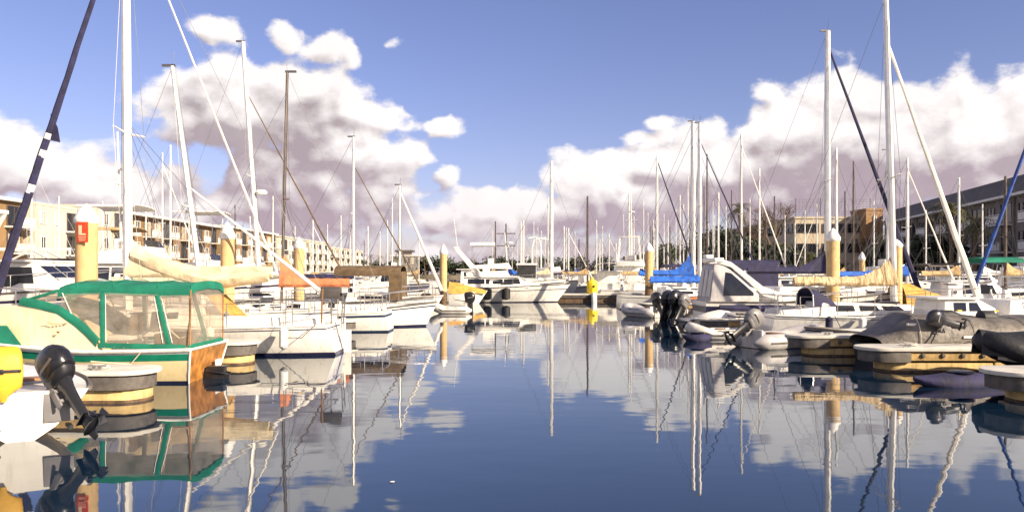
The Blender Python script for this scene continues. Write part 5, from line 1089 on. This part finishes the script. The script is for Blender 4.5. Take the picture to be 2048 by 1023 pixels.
def coil(label, x, y, z):
    o = MB().tube([(x + .16 * math.cos(k * .55) * (1 - k * .006), y + .16 * math.sin(k * .55) * (1 - k * .006), z + .012 + .0012 * k) for k in range(44)], .013, 5).build('rope_coil', 'rope'); tag(o, label, 'rope')
coil('coiled rope on the dock end beside the tilted outboard', -6.8, 13.2, .52); coil('coiled rope on the long dock with tan floats', 8.6, 17.3, .52)
for lab, pts in (('mooring line from the long dock cleat to the grey tarped boat', [(8.9, 16.98, .6), (9.6, 17.4, .6), (10.3, 17.9, .58)]), ('mooring line from the dock cleat to the stern of the cream sail cover boat', [(-5.4, 19.0, .56), (-5.1, 19.4, .52), (-4.9, 19.9, .8)]), ('slack mooring line below the gathered mainsail boat', [(9.0, 20.8, .56), (9.3, 22.5, .45), (9.8, 24.3, .8)])):
    tag(MB().tube(pts, .012, 5).build('mooring_line', 'rope_dark'), lab, 'rope')

# ------------------------------------------------------------------ more boats in the farther slips
FILL = [ # px of stern, D, heading, L, label, options
 (215, 50, 0, 8.0, 'white cruiser with a navy canvas top left of the near mast foot', dict(canvas=(.3, 2.4, 2.6, .25), cm='navy_canvas', house=(2.4, 5.0, .8))),
 (330, 55, 175, 8.5, 'white flybridge cruiser with a black windscreen under the leaning mast', dict(house=(1.6, 5.2, 1.1), fly=(1.8, 4.4, .5), curtain=None)),
 (410, 62, 5, 9.0, 'white trawler right of the leaning mast foot', dict(house=(2.0, 5.5, 1.3), fly=(2.2, 4.6, .5), mastpole=(3.6, 6.5))),
 (545, 60, 178, 8.0, 'white cruiser with a tan canopy between the brown mast and radar mast', dict(house=(1.6, 4.6, .9), canvas=(.2, 1.8, 2.5, .2), cm='tan_canvas')),
 (610, 66, 0, 7.5, 'white sedan boat right of the piling behind the orange sail cover', dict(house=(1.4, 4.6, 1.1))),
 (735, 60, 182, 7.5, 'white cruiser with a blue canvas top right of the grey rolled jib', dict(house=(1.6, 4.6, .8), canvas=(.2, 1.7, 2.4, .2), cm='blue_canvas')),
 (120, 44, 3, 9.5, 'white yacht with tan canvas behind the red notice piling', dict(house=(2.0, 5.6, 1.1), fly=(2.2, 4.6, .5), canvas=(2.2, 4.2, 4.4, .2), cm='tan_canvas')),
 (40, 39, 0, 8.5, 'white cruiser with a dark cockpit curtain at the far left', dict(house=(2.2, 5.2, .9), canvas=(.3, 2.2, 2.6, .2), cm='brown_canvas', curtain='black_canvas')),
 (815, 84, 180, 7.0, 'small white cruiser left of the brown based piling', dict(house=(1.6, 4.0, .9))),
 (1320, 57, 0, 7.0, 'white cruiser with a navy top behind the blue boom covers', dict(house=(1.4, 4.2, .8), canvas=(.2, 1.6, 2.5, .2), cm='navy_canvas')),
 (1440, 42, 4, 8.0, 'white cruiser whose navy canvas top shows above the express cruiser', dict(house=(2.6, 5.0, .8), canvas=(.2, 2.8, 2.55, .22), cm='navy_canvas', curtain='navy_canvas')),
 (1530, 56, 0, 8.0, 'white cruiser with a low black top before the leafless trees', dict(house=(1.6, 5.0, 1.0), canvas=(.2, 1.8, 2.5, .15), cm='black_canvas')),
 (1690, 58, 2, 8.5, 'white cruiser beyond the flat bright blue sail cover', dict(house=(1.8, 5.2, 1.1), fly=(2.0, 4.2, .5))),
 (1835, 52, 0, 8.0, 'white cruiser with a grey top under the grey apartments', dict(house=(1.6, 5.0, .9), canvas=(.2, 1.8, 2.5, .2), cm='grey_tarp')),
 (1960, 44, 3, 8.0, 'white cruiser at the right edge behind the green topped motorboat', dict(house=(1.6, 5.0, 1.0), fly=(1.8, 4.0, .5))),
 (1255, 84, 90, 8.0, 'white cruiser seen from its stern right of the trawler tower', dict(house=(1.6, 5.0, 1.1), fly=(1.8, 4.0, .6))),
 (1160, 90, 80, 8.0, 'white cruiser seen from its stern left of the yellow bin', dict(house=(1.6, 5.0, 1.1), canvas=(.2, 1.8, 2.6, .2), cm='navy_canvas')),
 (1075, 88, 60, 8.0, 'white cruiser seen from its quarter right of the tallest central mast foot', dict(house=(1.6, 5.0, 1.1), fly=(1.8, 4.0, .6))),
]
for px, D, hd, L, lab, kw in FILL: cruiser(lab, ax(px, D), D, R(hd), L, L * .34, fb=(1.05, 1.05, 1.4), trunk=.5, lod=0 if D > 55 else 1, hm=WM, **kw)
FM = [(1268, 78, 432, 0), (1296, 98, 425, 0), (1328, 84, 428, 0), (1352, 96, 418, 0), (1376, 72, 352, 0), (1408, 74, 372, 1), (1426, 84, 402, 0), (1452, 66, 412, 0), (1463, 78, 380, 1), (1500, 74, 398, 0), (1532, 80, 418, 1), (1570, 70, 430, 0), (1590, 64, 446, 0), (1748, 60, 402, 0), (1852, 58, 420, 0), (1880, 62, 438, 1), (1965, 56, 408, 0), (590, 88, 452, 0), (655, 92, 448, 0), (682, 76, 430, 0), (760, 98, 462, 0), (775, 86, 440, 0), (838, 110, 475, 0), (118, 60, 392, 0), (205, 64, 402, 0), (292, 70, 418, 0), (378, 74, 428, 0), (445, 78, 436, 0), (470, 66, 410, 1), (985, 105, 462, 0), (1035, 112, 472, 0), (1150, 104, 462, 0), (1205, 92, 452, 0)]
for k, (px, D, top, dk) in enumerate(FM):
    cv = rnd.choice(['blue_canvas', 'navy_canvas', 'white_canvas', 'tan_canvas', 'cream_canvas'])
    t_, h_ = sail('distant sailboat, slim %s mast, %s boom cover, in the %s slips' % ('dark' if dk else 'white', cv.split('_')[0], 'left far' if px < 900 else ('right far' if px > 1240 else 'centre far')), px, D, top, 'R' if px < 1024 else 'L', rnd.uniform(6.5, 9.5), .43, rm=.055, mast='mast_dark' if dk else 'mast_alu', spreaders=(.5,), sw=.5, lod=0, seed=300 + k, boom=3.0, bz=1.95, cover=cv, ch=(.65, .2), group='distant sailboats in the farther slips')
# tenders and small craft packed between the right hand slips
inflatable('small white inflatable with a tan tarp heaped in it before the express cruiser stern', ax(1398, 28.6), 28.5, R(20), 2.3, 1.3, .2, m='hypalon_light', cover='white_canvas', nose=.3)
def kayak(label, x, y, z, rz, m, L=3.2):
    t = thing('kayak', label, 'kayak', (x, y, z), rz); n = 13; rings = []
    for i in range(n):
        q = i / (n - 1); w_ = .34 * max(.03, math.sin(math.pi * q)) ** .7; rings.append([(L * (q - .5), w_ * math.cos(a), .16 * math.sin(a) * (.3 + math.sin(math.pi * q)) + .1 * abs(2 * q - 1) ** 3) for a in [2 * math.pi * k / 10 for k in range(10)]])
    MB().loft(rings).build('hull', m, t, angle=60); MB().lathe([(.2, 0), (.24, .03), (.2, .05)], (0, 0, .18), 12).build('cockpit_rim', 'black_plastic', t)
kayak('navy hull shape standing for a water reflection beside the inflatable under the express cruiser', ax(1395, 24.6), 24.6, .06, R(6), 'navy_canvas', .9)  # small navy form added as a blue reflection on the water
kayak('orange kayak resting on the dock before the blue covered boats', ax(1420, 42), 42.0, .66, R(4), 'orange_paint')
kayak('dark grey board lying on the water under the bow of the black inflatable', ax(1940, 14.6), 14.9, .05, R(8), 'navy_canvas', 1.9)

# small craft filling the slips on the right
tW, _ = cruiser('little white skiff between the two docks with tan floats, its bow toward the fairway', ax(1700, 21.6) + 2.0, 21.7, math.pi, 3.2, 1.5, fb=(.5, .48, .62), trunk=.12, side_win=False, bow_rail=False, bands=[(.1, 1), (.85, 2), (.92, 1), (1, 2)])
cruiser('white open launch moored between the express cruiser and the gathered mainsail boat', ax(1460, 28.2), 28.1, R(2), 4.6, 1.6, fb=(.7, .68, .9), trunk=.2, side_win=False, bands=[(.1, 1), (.8, 2), (.88, 1), (1, 2)], bow_rail=True)
